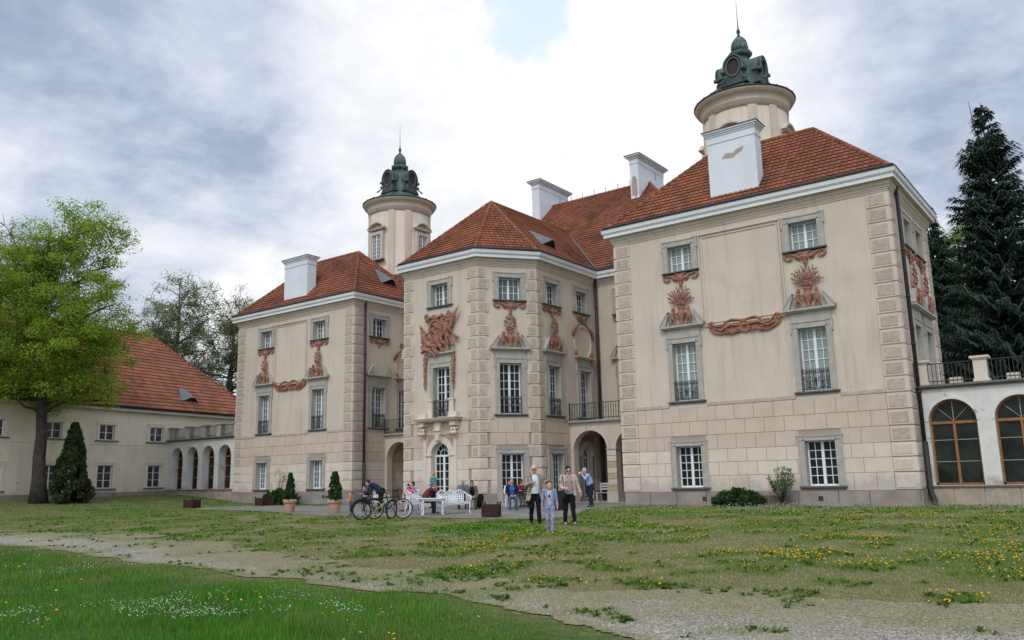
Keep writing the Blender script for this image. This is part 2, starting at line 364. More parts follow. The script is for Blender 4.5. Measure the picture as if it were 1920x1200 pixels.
facade(FC,5.,[(2.5,TOP),(2.62,MID)],extra=[ARCHD],rs=5,band=(.6,4.4))
facade(FCR,3.086,[(1.68,TOP),(1.65,MID),(1.68,FRD)],rs=6,band=(.6,2.5),split=2)
facade(FCS,5.81,SIDE2,extra=[(4.38-.5,4.38+.5,.12,2.85)],rs=7,band=(.6,2.7),blk=2,split=1)
facade(FCL,3.086,[(1.4,TOP),(1.4,MID)],rs=8,band=(.6,2.5)); facade(FCT,5.81,[],blk=0)
facade(FIR,5.12,[(2.0,TOP),(2.0,MID)],blk=0); facade(FIL,4.87,[],blk=0)
for M,a,b in ((FRF,0,12.06),(FRS,0,7.03),(FLF,0,11.61),(FLR,0,3.),(FCR,0,3.086),(FCS,0,2.7),(FCL,0,3.086)): 
    plinth(M,a-.0,b,holes=[(.9,2.4)] if M is FCR else ([(.7,2.2)] if M is FCS else ()))
plinth(FC,0,5.,holes=[(1.45,3.55)])
mb=MB(FRF)                                      # little air vents in the plinth
for u in (3.78,8.55): mb.box(u-.09,u+.09,-.085,-.02,.18,.36)
mb.M=FLF
for u in (4.0,9.2): mb.box(u-.09,u+.09,-.085,-.02,.16,.34)
mb.build('vent',DARK,palace)
for M,len_,sides,alt,hn in ((FRF,12.06,(0,1),None,13),(FRS,7.03,(0,1),None,13),(FRB,7.03,(1,),None,13),(FLF,11.61,(0,1),None,13),(FLR,5.74,(0,),None,13),
    (FC,5.,(0,1),(.46,.66),13),(FCR,3.086,(0,1),(.58,.42),13),(FCS,5.81,(0,),(.40,.5),13),(FCL,3.086,(0,1),(.55,.42),13)):
    for s_ in sides:
        mb=MB(M); quoin(mb,s_,len_,alt=alt,hn=hn,rs=int(len_*10)+s_); mb.build('quoins',QM,palace)
# panel mouldings
def moulding(M,u0,u1,z0,z1,w=.13):
    mb=MB(M)
    for k,(o,d,wd) in enumerate(((0,.085,.06),(.13,.05,.07))):
        a,b,c,e=u0+o,u1-o,z0+o,z1-o
        for r in ((a,a+wd,c,e),(b-wd,b,c,e),(a+wd,b-wd,c,c+wd),(a+wd,b-wd,e-wd,e)): mb.block(*r,d,.012)
    mb.quad((u0+.2,-.012,z0+.2),(u1-.2,-.012,z0+.2),(u1-.2,-.012,z1-.2),(u0+.2,-.012,z1-.2))
    return mb.build('wall_panel',PLAS,palace)
moulding(FRF,4.2,7.86,7.5,11.62); moulding(FLF,4.05,7.3,7.5,11.62)
# --------------------------------------------------------------- window units (local: x along wall, y inwards, z up; origin at opening bottom centre)
def casement(half,h,cols,rows,y=.28,fr=.055,mull=.055,arch=False,top=None):
    m=MB(); W_=half*2
    def bar(x0,x1,z0,z1,d=.05,o=0): m.box(x0,x1,y-o,y+d,z0,z1)
    bar(-half,-half+fr,0,h); bar(half-fr,half,0,h); bar(-half+fr,half-fr,0,fr*1.3); 
    if not arch: bar(-half+fr,half-fr,h-fr,h)
    else: bar(-half+fr,half-fr,h-fr*1.6,h,.05,.03)
    bar(-mull,mull,fr*1.3,h-fr,.06,.025)
    cw=(half-fr-mull)/cols
    for s_ in (-1,1):
        for k in range(1,cols):
            x=s_*(mull+cw*k); bar(x-.014,x+.014,fr*1.3,h-fr,.03)
        for k in range(1,rows):
            z=fr*1.3+(h-fr*2.3)*k/rows; x0,x1=(mull,half-fr) if s_>0 else (-half+fr,-mull)
            m.box(x0,x1,y+.004,y+.034,z-.014,z+.014)
    p=MB(); p.quad((-half,y+.045,0),(half,y+.045,0),(half,y+.045,h),(-half,y+.045,h))
    if arch:
        r=half; n=16
        for i in range(n):
            t0,t1=PI*i/n,PI*(i+1)/n
            m.extr([(-a*math.cos(t),h+a*math.sin(t)) for a,t in ((r-.06,t0),(r-.06,t1),(r,t1),(r,t0))],y,y+.05)
            m.extr([(-a*math.cos(t),h+a*math.sin(t)) for a,t in ((r*.42,t0),(r*.42,t1),(r*.48,t1),(r*.48,t0))],y,y+.04)
            p.add([(0,y+.045,h),(-r*math.cos(t0),y+.045,h+r*math.sin(t0)),(-r*math.cos(t1),y+.045,h+r*math.sin(t1))],[(0,1,2)])
        for t in (PI/2,PI*.2,PI*.8,PI*.36,PI*.64):
            d=Vector((math.cos(t),0,math.sin(t)));q=Vector((0,y+.02,h)); k0=0 if abs(t-PI/2)<.01 else .45
            m.tube([q+d*r*k0,q+d*(r-.05)],.016,4)
    return m,p
def ironrail(half,y=-.02,h=.86):
    m=MB(); x=-half
    for z in (.06,h-.02,h-.16): m.box(-half,half,y-.012,y+.012,z,z+.028)
    n=7
    for k in range(n+1):
        x=-half+2*half*k/n; m.box(x-.009,x+.009,y-.009,y+.009,.02,h)
    def spiral(cx,cz,r,s_,ph,turn=1.3,k=14):
        m.tube([(cx+s_*r*(1-.7*i/k)*math.cos(ph+turn*2*PI*i/k),y-.01,cz+r*(1-.7*i/k)*math.sin(ph+turn*2*PI*i/k)) for i in range(k+1)],.011,4)
    w_=2*half/n
    for k in range(n):
        cx=-half+w_*(k+.5); s_=1 if k%2 else -1
        spiral(cx,h-.09,w_*.36,s_,0); 
        if k in (0,n-1): spiral(cx,.5,.09,s_,PI/2); spiral(cx,.25,.09,-s_,PI/2)
    for s_ in (-1,1):
        spiral(s_*half*.38,.46,.14,s_,-PI/2,1.5,18); spiral(s_*half*.38,.2,.11,-s_,PI/2,1.5,18)
        m.tube([(s_*half*.9,y-.01,.1),(s_*half*.55,y-.01,.16),(s_*half*.15,y-.01,.1)],.013,4)
    m.ball((0,y-.03,.42),(.05,.025,.12),8,6); m.ball((0,y-.03,.26),(.035,.02,.06),8,6)
    return m
def surround(half,h,out=.25,ears=True,sill=True,down=0.,top=.26):
    """stone architrave with lugs, reveal and sill"""
    m=MB(); a=half; b=half+out
    m.block(-b,-a,-down,h,.055,.01); m.block(a,b,-down,h,.055,.01); m.block(-b,b,h,h+top,.055,.01)
    for s_ in (-1,1):
        x0,x1=sorted((s_*(a+.001),s_*(a+.05))); m.box(x0,x1,-.075,-.05,-down,h+.05)
        x0,x1=sorted((s_*(b-.03),s_*(b+.055 if ears else b+.01))); m.box(x0,x1,-.09,0,h-.2 if ears else -down,h+top)
        x0,x1=sorted((s_*(b-.04),s_*(b+.005))); m.box(x0,x1,-.072,-.0,-down,h-.2 if ears else h)
    m.box(-a-.05,a+.05,-.075,-.05,h,h+.05); m.box(-b+.15,b-.15,-.085,-.04,h+top-.045,h+top)
    m.box(-b-.055,-b+.2,-.09,-.0,h+top-.02,h+top+.03); m.box(b-.2,b+.055,-.09,-.0,h+top-.02,h+top+.03)
    for s_ in (-1,1): m.quad((s_*a,-.055,-down),(s_*a,.34,-down),(s_*a,.34,h),(s_*a,-.055,h))
    m.quad((-a,-.055,h),(a,-.055,h),(a,.34,h),(-a,.34,h)); m.quad((-a,-.055,0),(a,-.055,0),(a,.34,0),(-a,.34,0))
    return m
def sillm(half,out=.25,z=0.,d=.13,t=.07):
    m=MB(); m.block(-half-out-.07,half+out+.07,z-t,z,d,.012); m.box(-half-out,half+out,-.07,0,z-t-.05,z-t); return m
def pediment(half=1.03,zb=3.15,rise=.6):
    m=MB(); m.block(-.8,.8,zb-.42,zb,.07,.01); m.box(-.86,.86,-.1,0,zb-.03,zb+.02)
    m.box(-half+.06,half-.06,-.2,0,zb+.02,zb+.07); m.box(-half,half,-.27,0,zb+.07,zb+.15)
    z=zb+.15
    for s_ in (-1,1):
        P=[(s_*half,z),(s_*(half-.42),z+rise),(s_*(half-.42),z+rise-.16),(s_*(half-.27),z+.04),(s_*(half-.27),z)]
        Q=[(s_*(half-.27),z),(s_*(half-.42),z+rise-.17),(s_*(half-.42),z)]
        if s_<0: P=P[::-1];Q=Q[::-1]
        m.extr(P,-.24,0); m.extr(Q,-.12,0)
        R_=[(s_*half,z),(s_*(half-.42),z+rise),(s_*(half-.44),z+rise+.05),(s_*(half+.03),z+.03)]
        m.extr(R_ if s_>0 else R_[::-1],-.27,0)
    return m
def entab(half=.95,zb=3.15):
    m=MB(); m.block(-.8,.8,zb-.42,zb,.07,.01); m.box(-half+.05,half-.05,-.16,0,zb,zb+.06); m.box(-half,half,-.24,0,zb+.06,zb+.14); return m
MESH={}
def unit(key,fn,mats):
    if key not in MESH:
        o=fn().build(key.split('|')[0],mats,None); MESH[key]=o.data; bpy.data.objects.remove(o)
    return MESH[key]
def winset(M,u,tier,glass,ped=None,rail=True,sill=True,parent=None,lowrail=False):
    half,z0,z1=tier; h=z1-z0; key='%s'%id(tier)
    cols,rows=2,{id(TOP):3,id(MID):6,id(GRD):5,id(FRD):6}[id(tier)]
    T=M@Matrix.Translation((u,0,z0)); par=parent or palace
    cm=unit('window|'+key,lambda:casement(half,h,cols,rows)[0],WPAINT)
    W_=put('window',cm,par,None,T)
    put('pane',unit('pane|'+key+glass.name,lambda:casement(half,h,cols,rows)[1],glass),W_)
    put('surround',unit('surround|'+key,lambda:surround(half,h,out=.25 if tier is not MID else .22,ears=tier in (TOP,MID),top=.26 if tier is not GRD else .2),STONE),W_)
    if sill: put('sill',unit('sill|'+key,lambda:sillm(half),[QROUGH if 0 else STONE_D]),W_)
    if tier is MID and rail: put('railing',unit('railing|'+key,lambda:ironrail(half),IRON),W_)
    if ped=='ped': put('pediment',unit('pediment|',lambda:pediment(),STONE),W_)
    if ped=='flat': put('entablature',unit('entablature|',lambda:entab(),STONE),W_)
    return W_
STONE_D=mat('dark_sill_stone',(.17,.16,.15),(.12,.115,.11),4,.9,streak=.2)
# right pavilion
for u in (3.29,8.76): winset(FRF,u,TOP,GL_LIGHT)
for u in (3.25,8.76): winset(FRF,u,MID,GL_LIGHT,'ped')
for u in (3.17,8.68): winset(FRF,u,GRD,GL_DARK)
for u in (2.7,4.85): winset(FRS,u,TOP,GL_MID); winset(FRS,u,MID,GL_MID,'ped',rail=False)
for u in (3.09,8.45): winset(FLF,u,TOP,GL_MID); winset(FLF,u,MID,GL_MID,'ped')
for u in (3.07,8.43): winset(FLF,u,GRD,GL_MID)
winset(FLR,2.1,TOP,GL_DARK); winset(FLR,2.05,MID,GL_MID,'ped'); winset(FLR,4.38,MID,GL_DARK,'flat',rail=False)
winset(FC,2.5,TOP,GL_MID,sill=True); winset(FC,2.62,MID,GL_DARK,'flat')
winset(FCR,1.68,TOP,GL_MID); winset(FCR,1.65,MID,GL_DARK,'ped'); winset(FCR,1.68,FRD,GL_DARK,sill=False)
winset(FCL,1.4,TOP,GL_MID); winset(FCL,1.4,MID,GL_DARK,'ped')
winset(FCS,1.35,TOP,GL_DARK); winset(FCS,4.24,TOP,GL_DARK); winset(FCS,1.40,MID,GL_DARK,'ped'); winset(FCS,4.38,MID,GL_DARK,'flat',rail=False); winset(FCS,1.45,FRD,GL_DARK,sill=False)
winset(FIR,2.0,TOP,GL_DARK); winset(FIR,2.0,MID,GL_DARK,'ped',rail=False)
# arched doors
def arched_door(M,uc,r,zs,z0,glass,rows=4):
    m,p=casement(r,zs-z0,2,rows,arch=True); T=M@Matrix.Translation((uc,0,z0))
    m.xf(T);p.xf(T); d=m.build('door',WPAINT,palace); p.build('pane',glass,d)
    s_=MB(M); spandrel(s_,uc,r,zs,zs+r+.02,mi=0,depth=.33,reveal_down=z0); archband(s_,uc,r,r+.14,zs,.07,0); archband(s_,uc,r+.14,r+.3,zs,.04,0)
    return d,s_
d,s_=arched_door(FC,2.5,.6,2.52,.12,GL_DARK,6)
wall_faces(s_,1.9-.0,3.1,3.12,3.16,[],0)
for sx in (-1,1):
    a,b=sorted((2.5+sx*.601,2.5+sx*1.04)); s_.block(a,b,.15,2.45,.05,.01,0); s_.block(a-.03,b+.03,2.45,2.56,.11,.012,0)
    a,b=sorted((2.5+sx*.92,2.5+sx*1.12)); s_.block(a,b,.0,3.3,.09,.012,0)
    # carved console: acanthus block, scroll, drop
    for k,(zt,hw,dp) in enumerate(((4.16,.19,.34),(3.86,.17,.26),(3.66,.14,.3),(3.52,.1,.2),(3.4,.07,.14),(3.28,.05,.1),(3.16,.045,.08))):
        s_.block(2.5+sx*1.05-hw,2.5+sx*1.05+hw,zt-.24 if k==0 else zt-.11,zt,dp,.02,0)
    s_.tube([(2.5+sx*1.05-.2,-.26,3.58),(2.5+sx*1.05+.2,-.26,3.58)],.085,10,0); 
    for q in (-.1,.1): s_.ball((2.5+sx*1.05+q,-.24,3.72),(.06,.06,.1),8,6,0)
s_.block(2.28,2.72,3.5,4.16,.26,.03,0); s_.block(2.33,2.67,3.18,3.56,.32,.05,0); s_.tube([(2.3,-.28,3.72),(2.7,-.28,3.72)],.07,10)
s_.block(1.2,3.8,3.84,3.9,.06,.01,0)
s_.build('door_surround',PLAS_L,palace)
m=MB(FC); m.box(1.2,3.8,-.38,0,4.16,4.22); m.box(1.08,3.92,-.5,0,4.225,4.30); m.box(1.02,3.98,-.56,0,4.305,4.335)
for sx in (-1,1):
    a,b=sorted((2.5+sx*.75,2.5+sx*1.3)); m.box(a,b,-.3,0,4.34,4.62)
    a,b=sorted((2.62+sx*.58,2.62+sx*.86)); m.box(a,b,-.16,-.06,4.34,5.22); m.box(a-.05,b+.05,-.2,-.0,5.22,5.31)
m.build('portal_cornice',[PLAS_L],palace)
m=MB(FC); m.box(1.45,3.55,-.75,0,-.2,.14); m.build('door_step',STONE,palace)
m=MB(FCR); m.box(.85,2.5,-.5,0,-.2,.12); m.build('door_step',STONE,palace)
d,s_=arched_door(FCS,4.38,.5,2.35,.12,GL_DARK,4); s_.build('door_surround',PLAS,palace)
# --------------------------------------------------------------- cornices swept along the outline
OUT=[(-20.87,7.86),(-20.87,.83),(-9.26,.83),(-9.26,6.57),(-4.39,6.57),(-4.39,.76),(-2.5,-1.68),(2.5,-1.68),(4.39,.76),(4.39,6.57),(9.51,6.57),(9.51,0),(21.57,0),(21.57,7.03),(9.6,7.03),(9.6,22.5),(-9.6,22.5),(-9.6,7.86)]
def sweep(mb,path,prof,closed=True,mi=0,zf=None):
    n=len(path); P=[Vector(p) for p in path]; off=[]
    for i in range(n):
        if closed or 0<i<n-1:
            d0=(P[i]-P[i-1]).normalized(); d1=(P[(i+1)%n]-P[i]).normalized()
        elif i==0: d0=d1=(P[1]-P[0]).normalized()
        else: d0=d1=(P[i]-P[i-1]).normalized()
        n0=Vector((d0.y,-d0.x)); n1=Vector((d1.y,-d1.x)); m=(n0+n1)
        m=m/max(.2,(1+n0.dot(n1))); off.append(m)
    vs=[];fs=[];k=len(prof)
    for i in range(n):
        for o,z in prof: q=P[i]+off[i]*o; vs.append((q.x,q.y,z+(zf(q) if zf else 0)))
    for i in range(n if closed else n-1):
        j=(i+1)%n
        for a in range(k-1): fs.append((i*k+a,j*k+a,j*k+a+1,i*k+a+1))
    mb.add(vs,fs,mi)
m=MB(); sweep(m,OUT,[(.0,11.86),(.035,11.88),(.035,11.94),(.065,11.95),(.065,12.0),(.10,12.02),(.10,12.09),(.15,12.12),(.17,12.2),(.2,12.27),(.36,12.275)]); m.build('frieze',PLAS,palace)
m=MB(); sweep(m,OUT,[(.36,12.27),(.36,12.43),(.40,12.44),(.40,12.47),(.43,12.48),(.45,12.62),(.47,12.64),(.0,12.66)]); m.build('cornice',WHITE,palace)
m=MB(); sweep(m,OUT,[(.47,12.645),(.49,12.66),(.49,12.672),(.2,12.68)]); 
m.build('eaves_flashing',DARK,palace)
# --------------------------------------------------------------- roofs of real tiles
def clip(poly,f):
    out=[]
    for i in range(len(poly)):
        a,b=poly[i],poly[(i+1)%len(poly)]; fa,fb=f(a),f(b)
        if fa>=0: out.append(a)
        if (fa>=0)!=(fb>=0): t=fa/(fa-fb); out.append((a[0]+(b[0]-a[0])*t,a[1]+(b[1]-a[1])*t))
    return out
def tiled(mb,pts,tw=.235,th=.31,amp=.038,sub=4,wave=True,rs=0):
    """pts: coplanar convex polygon, first two are the eave left to right as seen from outside"""
    P=[Vector(p) for p in pts]; O=P[0]; u=(P[1]-P[0]).normalized(); n=u.cross(P[2]-P[0]).normalized()
    if n.z<0: n=-n
    v=n.cross(u)
    if (P[2]-O).dot(v)<0: v=-v
    Q=[((p-O).dot(u),(p-O).dot(v)) for p in P]
    ar=sum(Q[i][0]*Q[(i+1)%len(Q)][1]-Q[(i+1)%len(Q)][0]*Q[i][1] for i in range(len(Q)))
    if ar<0: Q=Q[::-1]
    um,uM=min(q[0] for q in Q),max(q[0] for q in Q); vM=max(q[1] for q in Q)
    H=[.0,.62,1.,.62] if wave else [0]
    R=random.Random(rs); du=tw/sub; nv=int(vM/th)+1
    for j in range(nv):
        v0,v1=j*th,(j+1)*th
        strip=clip(clip(list(Q),lambda p:p[1]-v0),lambda p:v1-p[1])
        if len(strip)<3: continue
        a=min(q[0] for q in strip); b=max(q[0] for q in strip)
        i0,i1=int(math.floor((a-um)/du)),int(math.ceil((b-um)/du)); tr={}
        for i in range(i0,i1):
            x0=um+i*du; x1=x0+du; c=clip(clip(strip,lambda p:p[0]-x0),lambda p:x1-p[0])
            if len(c)<3: continue
            tid=i//sub; rr=tr.setdefault(tid,R.random())
            def hgt(q):
                t=((q[0]-um)/du)%sub; k=int(round(t))%len(H) if wave else 0
                return amp*H[k]*.9 + .05*(1-(q[1]-v0)/th)+.01
            vs=[O+u*q[0]+v*q[1]+n*hgt(q) for q in c]
            mb.add(vs,[tuple(range(len(c)))],0,False,rr)
            lo=[q for q in c if abs(q[1]-v0)<1e-5]
            if len(lo)>=2:
                q0,q1=min(lo),max(lo)
                mb.add([O+u*q0[0]+v*q0[1]-n*.02,O+u*q1[0]+v*q1[1]-n*.02,O+u*q1[0]+v*q1[1]+n*hgt(q1),O+u*q0[0]+v*q0[1]+n*hgt(q0)],[(0,1,2,3)],0,False,rr*.5)
def ridge(mb,a,b,r=.11,step=.38):
    a=Vector(a);b=Vector(b);L_=(b-a).length; k=max(1,int(L_/step)); R=random.Random(int(L_*50))
    for i in range(k):
        p=a+(b-a)*(i/k); q=a+(b-a)*((i+1.06)/k); mb.tube([p+Vector((0,0,.03)),q+Vector((0,0,.03))],[r*1.08,r*.92],8,0,True,True,R.random())
ZE=12.69; o_=.44
def hiproof(x0,x1,y0,y1,zr,name='roof',tile=TILE,e=ZE,skip=()):
    x0-=.27;x1+=.27;y0-=.27;y1+=.27; hd=(y1-y0)/2; ym=(y0+y1)/2; m=MB()
    A,B,C_,D=(x0,y0,e),(x1,y0,e),(x1,y1,e),(x0,y1,e); E_,F_=(x0+hd,ym,zr),(x1-hd,ym,zr)
    fac=[(A,B,F_,E_),(B,C_,F_),(C_,D,E_,F_),(D,A,E_)]
    for i,f in enumerate(fac):
        if i in skip: m.add(f,[tuple(range(len(f)))])
        else: tiled(m,f,rs=i)
    for p,q in ((A,E_),(B,F_),(C_,F_),(D,E_),(E_,F_)): ridge(m,p,q)
    return m.build(name,tile,palace),m
RR,_=hiproof(9.51,21.57,0,7.03,16.55,skip=(2,)); RL,_=hiproof(-20.87,-9.26,.83,7.86,16.62,skip=(2,3))
m=MB(); ap=(0,2.75,16.9); oc=.27
c1,c2,c3=(2.5+oc*.42,-1.68-oc,ZE),(4.39+oc,.76+oc*.16-.2,ZE),(4.39+oc,12,ZE)
fac=[((-c1[0],c1[1],ZE),c1,ap),(c1,c2,ap),(c2,c3,(0,12,16.95),ap)]
for i,f in enumerate(fac): tiled(m,f,rs=20+i)
for f in (((-c2[0],c2[1],ZE),(-c1[0],c1[1],ZE),ap),((-c3[0],12,ZE),(-c2[0],c2[1],ZE),ap,(0,12,16.95))): m.add(f,[tuple(range(len(f)))])
for p,q in ((c1,ap),(c2,ap),((-c1[0],c1[1],ZE),ap),((-c2[0],c2[1],ZE),ap),(ap,(0,10.9,16.95))): ridge(m,p,q)
RC=m.build('roof',TILE,palace)
m=MB(); ye=6.32; zr=20.5; yr=14.6
tiled(m,((-11.5,ye,ZE),(11.9,ye,ZE),(4.1,yr,zr),(-3.9,yr,zr)),rs=31)
for f in (((11.9,ye,ZE),(11.9,23,ZE),(4.1,yr,zr)),((-11.5,23,ZE),(-11.5,ye,ZE),(-3.9,yr,zr)),((11.9,23,ZE),(-11.5,23,ZE),(-3.9,yr,zr),(4.1,yr,zr))): m.add(f,[tuple(range(len(f)))])
ridge(m,(-3.9,yr,zr),(4.1,yr,zr)); ridge(m,(11.9,ye,ZE),(4.1,yr,zr)); ridge(m,(-11.5,ye,ZE),(-3.9,yr,zr))
RM=m.build('roof',TILE,palace)
m=MB(); va=Vector((0,10.75,16.98)); vb=Vector((4.72,6.25,12.85)); m.tube([va,vb],.05,6); m.build('valley_flashing',LEAD,RC)
# gutters standing on the eaves
m=MB()
def gutter(pts): m.tube([Vector(p) for p in pts],.075,8)
q_=.37; zq=12.73
gutter([(9.51-q_,-q_,zq),(21.57+q_,-q_,zq),(21.57+q_,7.2,zq)]); gutter([(-20.87-q_,.83-q_,zq),(-9.26+q_,.83-q_,zq),(-9.26+q_,6.1,zq)])
gutter([(-2.5-q_*.4,-1.68-q_,zq),(2.5+q_*.42,-1.68-q_,zq),(4.39+q_,.76-q_*.4,zq),(4.39+q_,6.57-q_,zq),(9.3,6.57-q_,zq)])
m.build('gutter',DARK,palace)
# eyebrow dormers
def eyebrow(M,par,w_=1.5,l=1.7,h=.42):
    m=MB(M); k=14; vs=[];fs=[]
    prof=[(w_*(i/k-.5),h*(math.cos(PI*2*(i/k-.5))*.5+.5)) for i in range(k+1)]
    for t in (0,1):
        for x,z in prof: vs.append((x*(1-.75*t),l*t,z*(1-t)+.06))
    for i in range(k): fs.append((i,i+1,k+2+i,k+1+i))
    m.add(vs,fs,0,True); m.add([(x*.98,.03,z+.04) for x,z in prof]+[(0,.03,.0)],[(i,i+1,k+1) for i in range(k)],1)
    for i in range(k): a,b=prof[i],prof[i+1]; m.quad((a[0],-.06,a[1]+.06),(b[0],-.06,b[1]+.06),(b[0],-.06,b[1]+.01),(a[0],-.06,a[1]+.01),0); m.quad((a[0],-.06,a[1]+.06),(b[0],-.06,b[1]+.06),(b[0],.05,b[1]+.06),(a[0],.05,a[1]+.06),0)
    return m.build('dormer',[LEAD,LOUVER],par)
def roofM(p0,p1,p2,pos):            # frame on a facet: x along eave, y up the slope, z normal
    p0,p1,p2=map(Vector,(p0,p1,p2)); u=(p1-p0).normalized(); n=u.cross(p2-p0).normalized()
    if n.z<0:n=-n
    v=n.cross(u); M=Matrix((u,v,n)).transposed().to_4x4(); M.translation=p0+u*pos[0]+v*pos[1]; return M
eyebrow(roofM(c2,c3,(0,12,16.95),(2.6,1.5)),RC); 
eyebrow(roofM((-8.87,.44,ZE),(-8.87,8.3,ZE),(-12.8,4.35,16.62),(4.2,1.9)),RL)
# chimneys
def chimney(x0,x1,y0,y1,z0,z1,cap_=.16,label=None):
    m=MB(); m.box(x0,x1,y0,y1,z0,z1-.55); k=cap_
    m.box(x0-.03,x1+.03,y0-.03,y1+.03,z1-.62,z1-.55)
    for a,b,o in ((z1-.55,z1-.3,.02),(z1-.3,z1-.22,k*.35),(z1-.22,z1-.14,k*.65),(z1-.14,z1-.06,k)): m.box(x0-o,x1+o,y0-o,y1+o,a,b)
    m.box(x0-k-.04,x1+k+.04,y0-k-.04,y1+k+.04,z1-.06,z1-.035,1)
    c=m.build('chimney',[CHIM,DARK],palace,label); return c
chimney(14.32,16.5,.28,.98,12.6,16.35); chimney(-16.5,-14.15,1.12,1.85,12.6,16.08)
c=chimney(-4.25,-3.62,12.9,16.6,17,22.1,.25); chimney(3.62,4.22,12.95,16.6,17,22.0,.25)
m=MB(); m.box(14.2,16.62,-.1,1.1,12.74,12.95); m.box(16.5,16.85,.3,1.3,12.9,13.35); m.build('chimney_flashing',DARK,palace)
# bare brick scars on the chimneys (lost render has its own shape)
SCAR=mat('bare_render',(.46,.36,.29),(.38,.29,.23),6,.95,.01,30)
m=MB(); m.extr([(14.95,14.95),(15.15,15.17),(15.38,15.13),(15.46,15.08),(15.62,15.22),(15.98,15.32),(15.9,15.12),(15.62,14.98),(15.48,14.88)],.268,.285); m.build('render_scar',SCAR,palace)
m=MB(); m.extr([(3.72,19.2),(3.7,20.1),(3.8,20.5),(3.95,20.55),(4.1,20.3),(4.12,19.3),(3.98,19.0),(3.86,19.25)],12.938,12.955); m.build('render_scar',SCAR,palace)
# downpipes
def pipe(pts,r=.075,name='downpipe'):
    m=MB(); m.tube(pts,r,8); P=[Vector(p) for p in pts]
    for i in range(len(P)-1):
        if (P[i+1]-P[i]).length>3:
            k=int((P[i+1]-P[i]).length/1.9)
            for j in range(1,k+1): q=P[i]+(P[i+1]-P[i])*(j/(k+1)); m.lathe([(r+.02,q.z-.04),(r+.02,q.z+.04)],8,(q.x,q.y))
    m.build(name,DARK,palace)
pipe([(21.72,.95,12.3),(21.72,.95,11.5),(21.72,.9,2.3)]); pipe([(21.74,.9,2.3),(21.74,.9,.5),(21.9,.7,.1),(21.9,.7,-.2)],.1)
pipe([(-9.1,1.62,12.2),(-9.1,1.62,2.4)]); pipe([(-9.09,1.62,2.4),(-9.09,1.62,-.1)],.095)
pipe([(4.58,6.35,12.3),(4.58,6.35,4.1)],.09); pipe([(4.62,6.35,4.1),(4.62,6.35,-.1)],.1)
# --------------------------------------------------------------- porches in the corners
def porch(x0,x1,yf,yb,zt=4.02,z0f=0.):
    m=MB(); w1=1.0; ctr=[x0+.21+w1,x0+.21+w1*3+.5]
    zs=2.62; r=w1
    holes=[(c-r,c+r,-.5,3.75) for c in ctr if c-r<x1]
    M=Frame((x0,yf),(x1,yf)); m.M=M; L_=x1-x0
    hs=[(h[0]-x0,h[1]-x0,h[2],h[3]) for h in holes]
    wall_faces(m,0,L_,-.5,zt,hs,0)
    wall_faces(m,0,L_,-.5,zt,hs,0,.45)
    for h in hs:
        spandrel(m,(h[0]+h[1])/2,r,zs,3.75,depth=.45,mi=0,reveal_down=-.3); archband(m,(h[0]+h[1])/2,r,r+.17,zs,.035,0)
    m.quad((0,.45,zt-.1),(L_,.45,zt-.1),(L_,yb-yf,zt-.1),(0,yb-yf,zt-.1),0)
    m.build('porch_wall',[PLAS],palace)
    m=MB(M); m.box(-.0,L_,-.14,yb-yf,zt,zt+.05); m.box(0,L_,-.2,yb-yf,zt+.05,zt+.12); m.build('balcony_floor',[STONE_D if 0 else STONE],palace)
    m=MB(M); c=hs[0][1]; R=random.Random(5)
    for k in range(7):
        z=.56+k*.292; m.block(c-.02,c+.52,z+.005,z+.287,.04,.008,k%2 if k<6 else 1,0); 
        m.box(c+.001,c+.499,-.0,.45,z,z+.29,k%2)
    m.box(c-.06,c+.56,-.09,.5,0,.56,1); m.box(c-.05,c+.55,-.08,.5,2.604,2.66,2)
    m.build('pier',[mat('yellow_sandstone',(.50,.40,.25),(.44,.34,.20),3,.9),PLAS_L,STONE],palace)
    m=MB(M); n=int(L_/.145)
    for z in (zt+.2,zt+.97): m.box(.06,L_,-.10,-.06,z,z+.035)
    for k in range(n):
        x=.1+k*(L_-.2)/(n-1); m.box(x-.011,x+.011,-.09,-.07,zt+.12,zt+.97)
        if 8<k<n: m.ball((x,-.08,zt+.75),(.03,.02,.05),6,4); m.ball((x,-.08,zt+.5),(.03,.02,.05),6,4)
    m.box(.05,.09,-.1,-.06,zt+.1,zt+1.03); m.ball((.07,-.08,zt+1.06),.035)
    m.build('balcony_railing',IRON,palace)
porch(4.39,9.51,3.5,6.57); porch(-9.26,-4.39,3.5,6.57)
m=MB(); m.box(4.2,9.6,3.2,6.6,-.3,.02); m.box(-9.3,-4.3,3.2,6.6,-.3,.02); m.build('porch_floor',STONE,palace)
